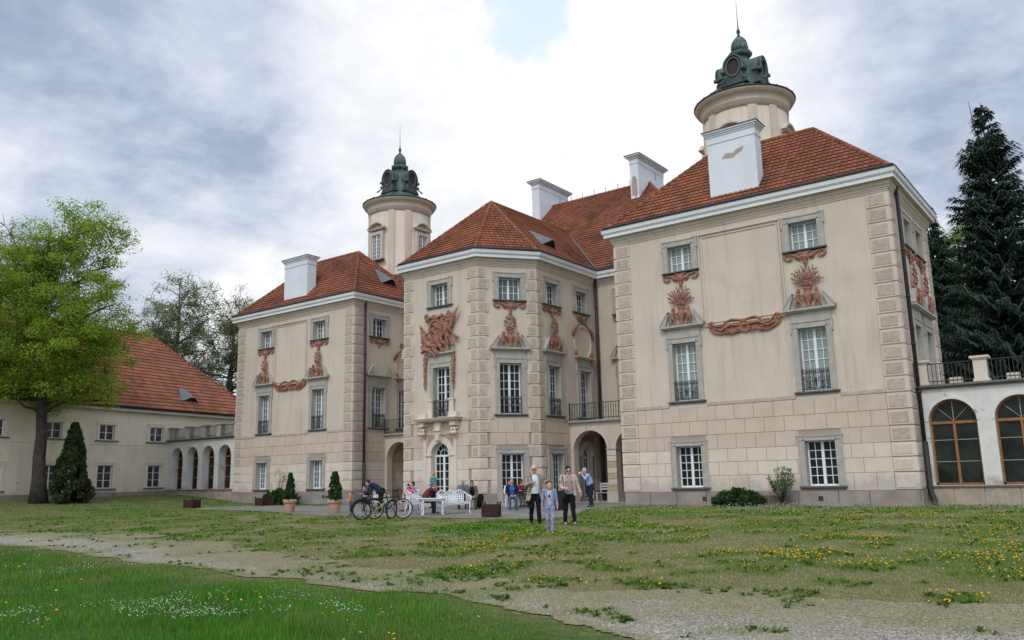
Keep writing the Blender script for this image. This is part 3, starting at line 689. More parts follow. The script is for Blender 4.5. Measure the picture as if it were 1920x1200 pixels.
# ================================================================ TOWERS
TOWW=(.42,16.6,18.38)
def tower(cx,cy,label):
    m=MB(Matrix.Translation((cx,cy,0)))
    m.lathe([(2.3,11),(2.3,15.3),(2.36,15.3),(2.36,15.5),(2.2,15.55),(2.2,20.15)],64)
    for k in range(4):                                   # paired pilaster strips at the diagonals
        for s_ in (-1,1):
            t0=PI/4+k*PI/2+s_*.26
            for j in range(-2,2):
                a,b=t0+j*.05,t0+(j+1)*.05
                P=[(2.27*math.cos(a),2.27*math.sin(a)),(2.27*math.cos(b),2.27*math.sin(b)),(2.18*math.cos(b),2.18*math.sin(b)),(2.18*math.cos(a),2.18*math.sin(a))]
                m.add([(x,y,z) for z in (15.55,20.13) for x,y in P],[(0,1,5,4),(1,2,6,5),(3,0,4,7)],0)
    T=m.build('tower',[PLAS],palace,label)
    m=MB(Matrix.Translation((cx,cy,0))); m.lathe([(2.2,20.13),(2.27,20.14),(2.27,20.42),(2.30,20.44),(2.30,20.5),(2.32,20.6),(2.37,20.7),(2.46,20.77),(2.54,20.79),(2.55,20.85),(2.6,20.87),(2.63,20.97),(2.64,21.0),(2.0,21.05)],72); m.build('cornice',PLAS,T)
    m=MB(Matrix.Translation((cx,cy,0))); m.lathe([(2.63,20.98),(2.68,21.0),(2.7,21.05),(2.5,21.12)],72); m.build('gutter',DARK,T)
    for k in range(4):
        Rm=Matrix.Translation((cx,cy,0))@Matrix.Rotation(k*PI/2,4,'Z')@Matrix.Translation((0,-2.31,16.6))
        a,p=casement(.42,1.78,2,6,y=.045,fr=.045,mull=.04); a.xf(Rm); p.xf(Rm); W_=a.build('window',WPAINT,T); p.build('pane',GL_MID,W_)
        q=MB(Rm); h=1.78
        # dark recess jambs then architrave
        for s_ in (-1,1):
            x0,x1=sorted((s_*.42,s_*.64)); q.box(x0,x1,-.05,.16,-.05,h)
        q.box(-.64,.64,-.05,.16,h,h+.22); q.box(-.7,.7,-.1,.12,h+.34,h+.40); q.box(-.74,.74,-.15,.12,h+.40,h+.45)
        n=12; r0=1.0; cz=h+.45-.5; t0=math.asin(.5/r0)
        def pt(r,t): return (r*math.cos(t),cz+r*math.sin(t))
        for i in range(n):
            ta,tb=t0+(PI-2*t0)*i/n,t0+(PI-2*t0)*(i+1)/n
            q.extr([pt(r0*.9,ta),pt(r0*.9,tb),pt(r0,tb),pt(r0,ta)],-.14,.14)
        q.build('surround',PLAS,W_)
        s_=MB(Rm); s_.box(-.8,.8,-.18,.1,-.13,-.05); s_.build('sill',STONE_D,W_)
    # copper lantern
    m=MB(Matrix.Translation((cx,cy,0))); n=8
    prof=[(2.6,21.06),(2.2,21.16),(1.75,21.35),(1.38,21.65),(1.12,22.05),(1.0,22.6),(.92,23.1),(.78,23.42),(.56,23.58),(.46,23.66),(.44,23.84),(.56,23.9),(.64,23.97),(.66,24.06),(.66,24.14),(.46,24.2),(.44,24.26)]
    m.lathe(prof,n,a0=PI/8,smooth=False)
    for j in range(n):                                   # standing seams
        t=PI/8+2*PI*j/n
        m.tube([((r+.01)*math.cos(t),(r+.01)*math.sin(t),z) for r,z in prof[:9]],.025,4)
    for j in range(24):
        t=2*PI*j/24; m.tube([(2.7*math.cos(t),2.7*math.sin(t),21.08),(2.26*math.cos(t),2.26*math.sin(t),21.2),(1.82*math.cos(t),1.82*math.sin(t),21.42)],.018,4)
    LN=m.build('lantern',COPPER,T)
    m=MB(Matrix.Translation((cx,cy,0))); pr=[(.44,24.24),(.46,24.45),(.44,24.65),(.37,24.87),(.24,25.05),(.11,25.16),(.06,25.2)]
    m.lathe(pr,16); 
    for j in range(12):
        t=2*PI*j/12; m.tube([((r+.005)*math.cos(t),(r+.005)*math.sin(t),z) for r,z in pr],.016,4)
    m.build('cupola',COPPER,T)
    m=MB(Matrix.Translation((cx,cy,0))); m.lathe([(.08,25.18),(.10,25.24),(.045,25.3),(.10,25.42),(.11,25.5),(.05,25.66),(.035,25.7),(.022,26.1),(.012,26.8),(.004,27.6)],10); m.build('finial',COPPER_D,T)
    for k in range(4):                                   # oval bull's-eye dormers
        Rm=Matrix.Translation((cx,cy,22.88))@Matrix.Rotation(k*PI/2,4,'Z')@Matrix.Diagonal((.88,.95,.86,1))@Matrix.Translation((0,-1.22,0))
        q=MB(Rm); n=28
        def ov(a,b,t,cz=0): return (a*math.cos(t),cz+b*math.sin(t))
        rings=[((.40,.56),(.47,.64),-.13),((.47,.64),(.56,.74),-.06),((.56,.74),(.66,.84),-.15)]
        for ri,((a0,b0),(a1,b1),y) in enumerate(rings):
            for i in range(n):
                ta,tb=2*PI*i/n,2*PI*(i+1)/n
                if ri==2 and math.sin((ta+tb)/2)<-.25: continue
                q.extr([ov(a0,b0,ta),ov(a1,b1,ta),ov(a1,b1,tb),ov(a0,b0,tb)],y,.05,ri%2)
        for i in range(n):                               # barrel hood running back to the lantern
            ta,tb=2*PI*i/n,2*PI*(i+1)/n; a_,b_=.66,.84; sm=math.sin((ta+tb)/2)
            if sm<-.25: a_,b_=.56,.74
            A,B=ov(a_,b_,ta),ov(a_,b_,tb); q.quad((A[0],-.1,A[1]),(B[0],-.1,B[1]),(B[0],1.,B[1]),(A[0],1.,A[1]),0)
        for s_ in (-1,1):
            q.tube([(s_*.66,-.2,-.24),(s_*.66,.1,-.24)],.13,12); q.tube([(s_*.66,-.24,-.24),(s_*.66,-.2,-.24)],.06,10)
            q.tube([(s_*.5,-.1,-.45),(s_*.55,-.12,-.75),(s_*.75,-.3,-.98),(s_*.9,-.4,-1.1)],[.05,.05,.05,.07],6)
        q.extr([(-.5,-.5),(.5,-.5),(.6,-.85),(.85,-1.15),(-.85,-1.15),(-.6,-.85)],-.08,.6,1)
        o=q.build('bullseye_dormer',[COPPER_L,COPPER_D],T)
        g=MB(Rm); g.add([(ov(.41,.57,2*PI*i/n)[0],-.02,ov(.41,.57,2*PI*i/n)[1]) for i in range(n)],[tuple(range(n))]); g.build('louvre',LOUVER,o)
    return T
tower(-13.14,8.61,'round tower behind the left pavilion, clear of the roof, two windows showing')
tower(13.14,8.61,'round tower behind the right pavilion with its arched pediment above the white chimney')
# thin lightning conductors along the ridges
m=MB()
for i in range(9): x=-3.+i*.95; m.tube([(x,14.6,20.55),(x,14.6,21.0)],.02,4)
m.build('lightning_rods',DARK,palace)
# ================================================================ TERRACOTTA RELIEFS (x right, z up, -y out of the wall)
def spir(m,cx,cz,r,s_=1,ph=0,turn=1.2,w0=.05,w1=.03,y=-.05,k=16):
    m.tube([(cx+s_*r*(1-.62*i/k)*math.cos(ph+turn*2*PI*i/k),y,cz+r*(1-.62*i/k)*math.sin(ph+turn*2*PI*i/k)) for i in range(k+1)],[w0+(w1-w0)*i/k for i in range(k+1)],6)
def leaf(m,x,z,ang,l,w_,y=-.04,d=.05):
    c,s_=math.cos(ang),math.sin(ang)
    P=[(0,0,0),(.35*l,-w_,-.3*d),(.35*l,w_,-.3*d),(.4*l,0,-d),(l,0,-.5*d)]
    vs=[(x+a*c-b*s_,y+q,z+a*s_+b*c) for a,b,q in P]
    m.add(vs,[(0,1,3),(0,3,2),(1,4,3),(3,4,2)],0,False)
def r_bracket():
    m=MB(); m.box(-.85,.85,-.07,0,-.03,.0)
    for s_ in (-1,1):
        spir(m,s_*.66,-.18,.14,s_,PI/2,-1.15,.035,.02)
        m.tube([(s_*.64,-.05,-.06),(s_*.45,-.07,-.12),(s_*.3,-.08,-.24),(s_*.2,-.08,-.30)],[.035,.045,.035,.02],6)
        m.tube([(s_*.82,-.06,-.06),(s_*.84,-.06,-.18),(s_*.75,-.06,-.30),(s_*.6,-.06,-.33),(s_*.48,-.06,-.27)],[.035,.035,.032,.03,.02],6)
        spir(m,s_*.27,-.30,.09,s_,0,1.1,.04,.02)
        leaf(m,s_*.1,-.1,-PI/2+s_*.5,.3,.07,-.05); leaf(m,s_*.3,-.06,-PI/2+s_*.2,.16,.06,-.05)
    m.extr([(-.3,-.03),(-.12,-.12),(-.1,-.34),(0,-.42),(.1,-.34),(.12,-.12),(.3,-.03)],-.1,0)
    for a in (-.6,-.3,0,.3,.6): leaf(m,0,-.12,-PI/2+a,.34,.05,-.09)
    m.ball((0,-.06,-.47),(.09,.06,.10),8,6); m.ball((0,-.05,-.58),(.05,.04,.06),6,5)
    return m
def putto(m,x,z,s_,h=.78,y=-.12):
    k=h/.78
    def p(a,b,c=0): return (x+s_*a*k,y+c,z+b*k)
    m.ball(p(0,.69),.085*k,8,6); m.ball(p(0,.75,.02),.08*k,8,5)
    m.cap(p(-.0,.56),p(-.03,.36),.085*k,.1*k); m.cap(p(-.03,.36),p(-.02,.3),.1*k,.1*k)
    m.cap(p(.04,.56),p(.17,.5),.04*k,.035*k); m.cap(p(.17,.5),p(.26,.6),.035*k,.03*k)
    m.cap(p(-.06,.54),p(-.13,.42),.04*k,.035*k); m.cap(p(-.13,.42),p(0.02,.36,-.03),.035*k,.03*k)
    m.cap(p(0,.3),p(.09,.17),.06*k,.045*k); m.cap(p(.09,.17),p(.05,.02),.045*k,.03*k)
    m.cap(p(-.05,.3),p(-.1,.15),.06*k,.045*k); m.cap(p(-.1,.15),p(-.16,.02),.045*k,.03*k)
def r_vase(kind=0,rs=3):
    m=MB(); R=random.Random(rs+kind)
    m.box(-.28,.28,-.16,0,0,.06)
    M0=m.M; m.M=M0@Matrix.Translation((0,-.05,0))@Matrix.Diagonal((1,.55,1,1))
    m.lathe([(.1,.06),(.14,.08),(.06,.16),(.07,.22),(.16,.34),(.21,.5),(.2,.58),(.12,.66),(.09,.72),(.17,.8),(.17,.84)],14); m.M=M0
    putto(m,-.36,.0,1); putto(m,.36,0.,-1)
    H=1.05 if kind==0 else .95; 
    for i in range(10): a=R.uniform(0,PI); q=R.uniform(.02,.2); m.ball((math.cos(a)*q,-.1,.92+math.sin(a)*q*.9),R.uniform(.05,.08),7,5)
    if kind==0:                      # open, branching bouquet
        for i in range(13):
            a=PI*(.1+.8*i/12); l=R.uniform(.55,.78)*(1+.15*math.sin(a)); b=Vector((0,-.05,.9)); t=b+Vector((math.cos(a)*l*.8,-.03,math.sin(a)*l*.95))
            m.tube([b,t],.012,4)
            for j in range(7):
                f=.3+.7*j/6; q=b+(t-b)*f; leaf(m,q.x,q.z,a+R.uniform(-.9,.9)*(1 if j<6 else .2),.15,.035,-.06)
        for i in range(9): a=PI*R.uniform(.1,.9); q=R.uniform(.25,.5); m.ball((math.cos(a)*q,-.08,.92+math.sin(a)*q),R.uniform(.035,.055),6,5)
    else:                            # tall narrow bouquet
        for i in range(60):
            f=R.random(); a=R.uniform(0,2*PI); wd=.26*math.sin(PI*min(1,(f*.9+.12))); x=math.cos(a)*wd; z=.9+f*.85
            if R.random()<.5: m.ball((x,-.08-.04*R.random(),z),R.uniform(.035,.065),6,5)
            else: leaf(m,x,z,a+R.uniform(-.4,.4) if math.sin(a)>0 else PI/2,.14,.04,-.08)
        leaf(m,0,1.7,PI/2,.25,.05,-.06)
    return m
def r_swag():
    m=MB()
    top=[(-1.58,.30),(-1.45,.38),(-1.31,.19),(-1.03,.16),(-.82,.32),(-.54,.42),(-.23,.36),(0,.27),(.16,.38),(.47,.42),(.69,.31),(.83,.13),(1.05,.12),(1.25,.31),(1.36,.44),(1.53,.36)]
    bot=[(-1.55,.15),(-1.37,-.07),(-1.2,-.13),(-1.05,-.16),(-.81,-.14),(-.62,-.2),(-.42,-.18),(-.18,-.12),(.08,-.17),(.28,-.05),(.51,-.04),(.65,-.2),(1.02,-.19),(1.25,-.09),(1.47,.05),(1.55,.2)]
    for i in range(15): m.extr([bot[i],bot[i+1],top[i+1],top[i]],-.08,0)
    m.tube([(x,-.09,z) for x,z in top],.045,6); m.tube([(x,-.08,z) for x,z in bot],.03,6)
    for s_ in (-1,1):
        spir(m,s_*1.45,.30,.12,s_,-PI/2,1.2,.045,.025,-.1); spir(m,s_*.30,-.06,.10,s_,PI/2,1.2,.04,.025,-.12); spir(m,s_*.72,-.08,.10,-s_,PI/2,1.1,.04,.025,-.12)
        for j in range(4): leaf(m,s_*(.42+.1*j),-.05,-PI/2+s_*(.25*j-.4),.17,.05,-.1)
        for j in range(3): leaf(m,s_*1.45,.32,PI/2-s_*(.5-.4*j),.16,.05,-.06)
        m.tube([(s_*1.3,-.12,.1),(s_*1.0,-.13,-.02),(s_*.6,-.13,.18),(s_*.2,-.13,.12)],[.025,.045,.045,.03],6)
    m.ball((0,-.1,.14),(.12,.07,.09),8,6)
    return m
def wing(m,x,z,ang,l,y=-.12,n=8,s_=1):
    for i in range(n):
        f=i/(n-1); leaf(m,x+math.cos(ang)*l*.45*f,z+math.sin(ang)*l*.45*f,ang-s_*(1-f)*.9,l*(.45+.25*f),.07,y-.01*i,.05)
    m.cap((x,y,z),(x+math.cos(ang)*l*.55,y,z+math.sin(ang)*l*.55),.07,.04)
def figure(m,x,z,lean,s_=1,k=1.):
    def p(a,b,c=-.2):
        a*=s_*k;b*=k; return (x+a*math.cos(lean)-b*math.sin(lean),c,z+a*math.sin(lean)+b*math.cos(lean))
    m.ball(p(0,.62),.12*k,9,7); m.cap(p(0,.42),p(-.02,.1),.16*k,.15*k); m.cap(p(.08,.42),p(.32,.38),.06*k,.05*k); m.cap(p(.32,.38),p(.52,.5),.05*k,.04*k)
    m.cap(p(-.1,.4),p(-.26,.2),.06*k,.05*k); m.cap(p(-.26,.2),p(-.1,.06),.05*k,.04*k)
    m.cap(p(.02,.05),p(.22,-.2),.11*k,.08*k); m.cap(p(.22,-.2),p(.1,-.5),.08*k,.05*k); m.cap(p(-.08,.02),p(-.18,-.3),.11*k,.08*k); m.cap(p(-.18,-.3),p(-.34,-.5),.08*k,.05*k)
def r_arms():
    m=MB(); R=random.Random(8)
    n=26
    for i in range(n):
        a,b=2*PI*i/n,2*PI*(i+1)/n
        m.extr([(r*.42*math.cos(t)-.12,1.18+r*.56*math.sin(t)) for r,t in ((.84,a),(1.05,a),(1.05,b),(.84,b))],-.24,-.02)
    m.ball((-.12,-.12,1.18),(.37,.13,.5),16,10)
    for q in ((-.2,1.35),(0,1.2),(-.2,1.0)): m.tube([(q[0]-.12,-.25,q[1]),(q[0]+.02,-.28,q[1]+.1),(q[0]+.16,-.25,q[1])],.03,5)
    for i in range(9): a=PI*(.1+.1*i); leaf(m,-.12+.3*math.cos(a),1.62+.12*math.sin(a),a,.3,.09,-.15)
    m.tube([(-.55+.1*i,-.2-.02*(i%2),1.82+.05*math.sin(i)) for i in range(10)],.07,6)
    for s_ in (-1,1): spir(m,-.05+s_*.72,1.92,.16,s_,PI/2,-1.2,.06,.04,-.1); m.tube([(s_*.25,-.15,1.95),(s_*.6,-.15,1.8),(s_*.85,-.12,1.7)],[.08,.07,.05],6)
    figure(m,.55,.95,-.25,-1,1.05); figure(m,-.72,.55,.45,1,1.05); figure(m,.05,.42,.2,-1,.95); figure(m,-.25,.3,1.1,-1,.9); figure(m,.42,1.35,.3,-1,.6); figure(m,-.45,.15,1.35,1,.8)
    wing(m,.85,1.2,1.0,1.15,-.15,7,-1); wing(m,-1.0,.95,1.85,.62,-.15,6,1); wing(m,1.1,.8,-.5,.4,-.12,5,1); wing(m,.5,.5,-1.25,.6,-.12,5,-1); wing(m,-.95,.7,-2.0,.45,-.14,5,-1)
    m.cap((.95,-.22,.65),(1.08,-.24,.3),.09,.06); m.cap((1.08,-.24,.3),(1.2,-.22,.25),.05,.03); m.cap((-1.05,-.2,.1),(-.75,-.22,.3),.08,.06)
    for i in range(34):
        a=R.uniform(0,2*PI); q=R.uniform(.3,1.0); x,z=math.cos(a)*q*1.05,.75+math.sin(a)*q*.7
        m.ball((x,-.12-.1*R.random(),z),(R.uniform(.03,.09),.07,R.uniform(.03,.09)),7,5)
        leaf(m,x,z,R.uniform(0,2*PI),R.uniform(.12,.22),.05,-.18)
    for x,s_ in ((-.96,-1),(.96,1)):                      # hanging drops beside the window
        for i in range(12):
            f=i/11; m.ball((x+.03*math.sin(i*2.3),-.07,-.25-f*1.5),(.12*(1-.55*f),.07,.11*(1-.4*f)),7,5); leaf(m,x,-.2-f*1.5,-PI/2+.5*math.sin(i*1.9),.2,.06,-.09)
    return m
def r_oval():
    m=MB(); n=36
    for i in range(n):
        a,b=2*PI*i/n,2*PI*(i+1)/n
        for r0,r1,d in ((.86,.93,.035),(.93,1.0,.075)):
            m.extr([(r*.86*math.cos(t),r*.95*math.sin(t)) for r,t in ((r0,a),(r1,a),(r1,b),(r0,b))],-d,0,1)
    for s_ in (-1,1):
        m.tube([(0,-.08,1.2),(s_*.18,-.1,1.42),(s_*.4,-.08,1.48),(s_*.48,-.08,1.32),(s_*.32,-.08,1.18),(s_*.08,-.09,1.16)],[.04,.045,.045,.045,.04,.035],6)
        m.tube([(0,-.08,1.2),(s_*.22,-.08,1.02),(s_*.42,-.07,1.02),(s_*.55,-.07,.85)],[.04,.035,.035,.03],6)
        m.tube([(s_*.5,-.08,.9),(s_*.72,-.1,.78),(s_*.92,-.1,.62),(s_*1.05,-.08,.38),(s_*.98,-.07,.3)],[.04,.08,.09,.06,.02],7)
        for i in range(6): m.ball((s_*(.62+.07*i),-.1,.88-.1*i),(.08,.06,.07),6,5)
        for i in range(7): m.ball((s_*(.78-.02*i),-.1,-.55-.09*i),(.09,.07,.08),7,5); leaf(m,s_*(.78-.02*i),-.5-.09*i,-PI/2+s_*.5,.18,.06,-.1)
    return m
def rel(key,fn,M,u,z,par=None,mats=None):
    return put('relief',unit('relief|'+key,fn,mats or [TERRA]),palace,None,M@Matrix.Translation((u,0,z)))
for M,us in ((FRF,(3.29,8.76)),(FRS,(2.7,4.85)),(FLF,(3.09,8.45)),(FLR,(2.1,)),(FCR,(1.68,)),(FCS,(1.35,)),(FCL,(1.4,)),(FIR,(2.0,))):
    for u in us: rel('bracket',r_bracket,M,u,10.07)
for i,(M,u) in enumerate(((FRF,3.25),(FRF,8.76),(FLF,3.09),(FLF,8.45),(FCR,1.65),(FCS,1.40))):
    k=1 if i in (0,2,3,5) else 0
    if i==4: k=1
    if i==0: k=0
    rel('vase%d'%k,lambda k=k:r_vase(k),M@Matrix.Translation((0,-.06,0)),u,7.70)
for u in (2.7,4.85): rel('vase1',lambda:r_vase(1),FRS@Matrix.Translation((0,-.06,0)),u,7.70)
rel('swag',r_swag,FRF,6.05,7.25); rel('swag',r_swag,FLF,5.72,7.28)
rel('arms',r_arms,FC@Matrix.Translation((0,-.04,0)),2.5,7.68)
rel('oval',r_oval,FCS,4.28,8.48,None,[TERRA,PLAS]); rel('oval',r_oval,FLR,4.38,8.48,None,[TERRA,PLAS])
# string course linking the two pediments
for M,a,b,c,d in ((FRF,4.28,4.5,7.55,7.72),(FLF,4.1,4.3,7.55,7.72)): pass
# ================================================================ GALLERIES AND THE LOW WING
def gallery(M,n,pitch,first,label,cat,zt=4.22,sill=.70,r=.80,zs=3.02,posts=(),deep=.25,length=None,rails=True):
    t=thing('arcade',label,cat); L_=length or first+pitch*n
    holes=[(first+pitch*i-r,first+pitch*i+r,sill,zs+r+.04) for i in range(n)]
    m=MB(M); wall_faces(m,0,L_,-.5,zt,holes,0)
    for i in range(n): spandrel(m,first+pitch*i,r,zs,zs+r+.04,depth=deep+.1,reveal_down=sill); archband(m,first+pitch*i,r,r+.10,zs,.03)
    m.quad((0,.35,zt),(L_,.35,zt),(L_,3.4,zt),(0,3.4,zt)); m.quad((0,3.4,-.5),(L_,3.4,-.5),(L_,3.4,zt),(0,3.4,zt))
    m.build('wall',LIME,t)
    m=MB(M); m.quad((0,-.03,-.5),(L_,-.03,-.5),(L_,-.03,sill-.06),(0,-.03,sill-.06)); x=0; R=random.Random(3)
    while x<L_: e=min(L_,x+R.uniform(.8,1.3)); m.block(x+.004,e-.004,-.5,sill-.08,.06,.01,0,0,R.random()); x=e
    m.build('base',mat('weathered_base_stone',(.44,.37,.28),(.33,.28,.22),1.6,.9,.01,14,streak=.35,stain=(.16,.16,.16),stain_lo=.6,stain_hi=.66,stain_scale=1.5),t)
    m=MB(M); m.box(0,L_,-.12,.02,sill-.08,sill-.02); m.build('sill_band',STONE_D,t)
    m=MB(M); m.box(0,L_,-.10,3.4,zt,zt+.07); m.box(0,L_,-.2,3.4,zt+.07,zt+.15); m.build('terrace_slab',STONE_D,t)
    for i in range(n):
        c=first+pitch*i; q=MB(M); y=deep; zh=zs-.05
        def bar(x0,x1,z0,z1,d=.06,o=0): q.box(c+x0,c+x1,y-o,y+d,z0,z1)
        bar(-r,-r+.07,sill,zs); bar(r-.07,r,sill,zs); bar(-.045,.045,sill,zh,.06,.02); bar(-r,r,sill,sill+.08); bar(-r,r,zh-.05,zh+.05,.06,.03)
        k=16
        for j in range(k): 
            a,b=PI*j/k,PI*(j+1)/k; q.extr([(c-w_*math.cos(tt),zs+w_*math.sin(tt)) for w_,tt in ((r-.06,a),(r-.06,b),(r,b),(r,a))],y,y+.06)
        W_=q.build('window',WOODF,t)
        q=MB(M)
        for a in (PI/4,PI/2,3*PI/4): q.tube([(c,y+.02,zs),(c+math.cos(a)*(r-.03),y+.02,zs+math.sin(a)*(r-.03))],.014,4)
        for f in (.36,.70): q.box(c-r+.07,c+r-.07,y+.015,y+.035,sill+(zs-sill)*f,sill+(zs-sill)*f+.02)
        q.box(c-.012,c+.012,y+.01,y+.04,sill,zs+r-.03)
        q.build('glazing_bars',STONE,W_)
        q=MB(M); q.quad((c-r,y+.04,sill),(c+r,y+.04,sill),(c+r,y+.04,zs),(c-r,y+.04,zs)); q.add([(c,y+.04,zs)]+[(c-r*math.cos(PI*j/k),y+.04,zs+r*math.sin(PI*j/k)) for j in range(k+1)],[(0,j+1,j+2) for j in range(k)]); q.build('pane',GL_DARK,W_)
    z=zt+.15
    for u in posts:
        q=MB(M); q.box(u-.26,u+.26,-.0,.5,z,z+.12); q.box(u-.22,u+.22,.04,.46,z+.12,z+.82); q.box(u-.26,u+.26,0,.5,z+.82,z+.87); q.box(u-.31,u+.31,-.05,.55,z+.87,z+.95); q.build('pedestal',STONE if cat!='gallery' else PLAS_L,t)
        q=MB(M); q.box(u+.5,u+.95,2.7,3.1,z,z+.5); q.build('pedestal',PLAS_L,t)
    e=sorted(set([0.]+list(posts)+[L_])); 
    for a,b in zip(e,e[1:]):
        a+=.24;b-=.24
        if b-a<.4: continue
        q=MB(M)
        for zz_ in (z+.12,z+.78): q.box(a,b,.12,.16,zz_,zz_+.035)
        k=int((b-a)/.13)
        for j in range(k+1): x=a+(b-a)*j/k; q.box(x-.01,x+.01,.13,.15,z,z+.78)
        q.build('railing',IRON,t)
    return t
gallery(Frame((21.57,1.05),(40,1.05)),8,2.16,1.14,'white peeling glazed arcade with orange brown arched windows, right of the palace','gallery',posts=(.25,2.24,6.6,11),length=18)
gallery(Frame((-30.8,1.83),(-20.87,1.83),.3),5,2.0,1.35,'white arcade with narrow deep arches linking the left pavilion and the low wing','arcade',posts=(.35,2.45,4.5,6.4,8.4),r=.74,deep=.55,length=9.93)
a11=rad(11); WA=(-30.8,1.83)
def wp(u,off=0): return (WA[0]+math.sin(a11)*u-math.cos(a11)*off,WA[1]-math.cos(a11)*u-math.sin(a11)*off)
wingt=thing('outbuilding','low two storey cream wing with dull red roof behind the big green tree','building')
WF=Frame(wp(30),wp(-9.)); WL=39.; U=lambda u:30-u     # frame runs left to right as seen from the lawn
W_T=(.60,4.52,5.60); W_B=(.60,1.20,2.79)
wins=[(5.35,W_T),(5.3,W_B),(1.1,W_T),(1.1,W_B),(9.4,W_T),(9.4,W_B),(13.3,W_T),(13.3,W_B),(17.4,W_T),(17.4,W_B),(21.5,W_T),(21.5,W_B)]
m=MB(WF); wall_faces(m,0,WL,0,6.75,[hole(U(u),t) for u,t in wins],0)
for u0,u1 in ((0,WL),): m.block(u0,u1,4.2,4.25,.03,.008)
m.build('wall',WINGP,wingt)
m=MB(WF); m.block(0,WL,-.2,.93,.05,.01); m.build('plinth',PLINTH,wingt)
m=MB(WF); m.box(-.3,WL+.3,-.16,.02,6.55,6.62); m.box(-.3,WL+.3,-.34,.02,6.62,6.8); m.build('cornice',mat('wing_cornice',(.56,.54,.46),(.48,.46,.4),2,.8,streak=.3),wingt)
m=MB(WF); m.tube([(-.3,-.42,6.98),(WL+.3,-.42,6.98)],.09,8); m.box(-.3,WL+.3,-.40,-.3,6.8,7.0); m.build('gutter',DARK,wingt)
for u,t in wins:
    half,z0,z1=t; T_=WF@Matrix.Translation((U(u),0,z0)); h=z1-z0
    k='wing%d'%(h>1.3)
    def cas(hh=h,top=h<1.3):
        q=MB(); 
        for b in ((-half,-half+.05,0,hh),(half-.05,half,0,hh),(-half,half,0,.06),(-half,half,hh-.05,hh),(-.04,.04,0,hh)): q.box(b[0],b[1],.12,.17,b[2],b[3])
        for f in ((.5,) if top else (.35,.67)): q.box(-half,half,.125,.155,hh*f-.015,hh*f+.015)
        return q
    W_=put('window',unit('window|'+k,cas,WPAINT),wingt,None,T_)
    def pan(hh=h): 
        q=MB(); q.quad((-half,.16,0),(half,.16,0),(half,.16,hh),(-half,.16,hh)); return q
    put('pane',unit('pane|'+k,pan,mat('wing_glass_%d'%(h>1.3),(.035,.035,.03),(.11,.11,.10),2.2,.1,spec=.5)),W_)
    def sur(hh=h):
        q=MB(); 
        for b in ((-half-.2,-half,-.02,hh),(half,half+.2,-.02,hh),(-half-.2,half+.2,hh,hh+.18)): q.block(b[0],b[1],b[2],b[3],.04,.01)
        q.box(-half-.24,half+.24,-.07,0,hh+.18,hh+.22)
        for s_ in (-1,1): q.quad((s_*half,-.02,0),(s_*half,.17,0),(s_*half,.17,hh),(s_*half,-.02,hh))
        q.quad((-half,-.02,hh),(half,-.02,hh),(half,.17,hh),(-half,.17,hh)); return q
    put('surround',unit('surround|'+k,sur,WINGP),W_)
    def sl(): q=MB(); q.box(-half-.32,half+.32,-.12,.1,-.09,-.01); return q
    put('sill',unit('sill|'+k,sl,STONE_D),W_)
def W3(u,off,z): x,y=wp(u,off); return (x,y,z)
m=MB(); zr=13.65; e0=-.5; z0=6.95
P=[W3(31,e0,z0),W3(-9.4,e0,z0),W3(-2.9,6.0,zr),W3(31,6.0,zr)]
tiled(m,P,tw=.5,th=.40,wave=False,sub=1,rs=50)
for f in ((W3(-9.4,e0,z0),W3(-9.4,12.5,z0),W3(-2.9,6.,zr)),(W3(-9.4,12.5,z0),W3(31,12.5,z0),W3(31,6,zr),W3(-2.9,6,zr))): m.add(f,[tuple(range(len(f)))])
ridge(m,W3(31,6,zr),W3(-2.9,6,zr)); ridge(m,W3(-9.4,e0,z0),W3(-2.9,6,zr))
RW=m.build('roof',TILE2,wingt)
for u in (-2.2,13.2):
    eyebrow(roofM(P[0],P[1],P[2],(31-u,1.2)),RW,1.9,1.5,.42)
m=MB(); x,y=wp(-.2,-.1); m.tube([(x,y,4.3),(x,y,.3)],.09,8); m.build('downpipe',DARK,wingt)
# ================================================================ GROUND
def vnoise(x,y,sc,seed=0,oct=3):
    out=0;amp=1;tot=0
    for o in range(oct):
        r=np.random.default_rng(seed*97+o).random((128,128)); X=x/sc*2**o+1000.3; Y=y/sc*2**o+1000.7
        xi=np.floor(X).astype(int);yi=np.floor(Y).astype(int); fx=X-xi;fy=Y-yi; fx=fx*fx*(3-2*fx);fy=fy*fy*(3-2*fy)
        g=lambda a,b:r[a%128,b%128]
        out=out+amp*((g(xi,yi)*(1-fx)+g(xi+1,yi)*fx)*(1-fy)+(g(xi,yi+1)*(1-fx)+g(xi+1,yi+1)*fx)*fy); tot+=amp; amp*=.5
    return out/tot
UX=[-60,-4.8,-1.3,1.4,7.1,13.1,17.9,20.4,22.6,24.4,26.9,45]; UY=[-20.5,-19.8,-18.9,-18.5,-19.4,-21.1,-22.3,-22.6,-22.3,-22.0,-21.6,-20]
LX=[-60,-4,.7,5.2,10.8,14.9,17.7,19.6,21.4,23.1,24.6,27,45]; LY=[-22,-22,-22,-22,-23.1,-23.7,-23.7,-23.8,-24.1,-24.6,-25.6,-29,-45.]
def gnz(x,y): return zgn(x,y)+.05*(vnoise(x,y,3.,5)-.5)*np.clip((-9-y)/5,0,1)
def pathd(x,y):      # >0 inside the gravel
    return np.minimum(np.interp(x,UX,UY)-y, y-np.interp(x,LX,LY))
def wild(x,y): return vnoise(x,y,1.1,2,4)
g1=np.sinh(np.linspace(-1,1,261)*6.2)/math.sinh(6.2)*900
gx,gy=np.meshgrid(10+g1,-12+g1,indexing='ij'); n=261
gz=gnz(gx,gy)-.012
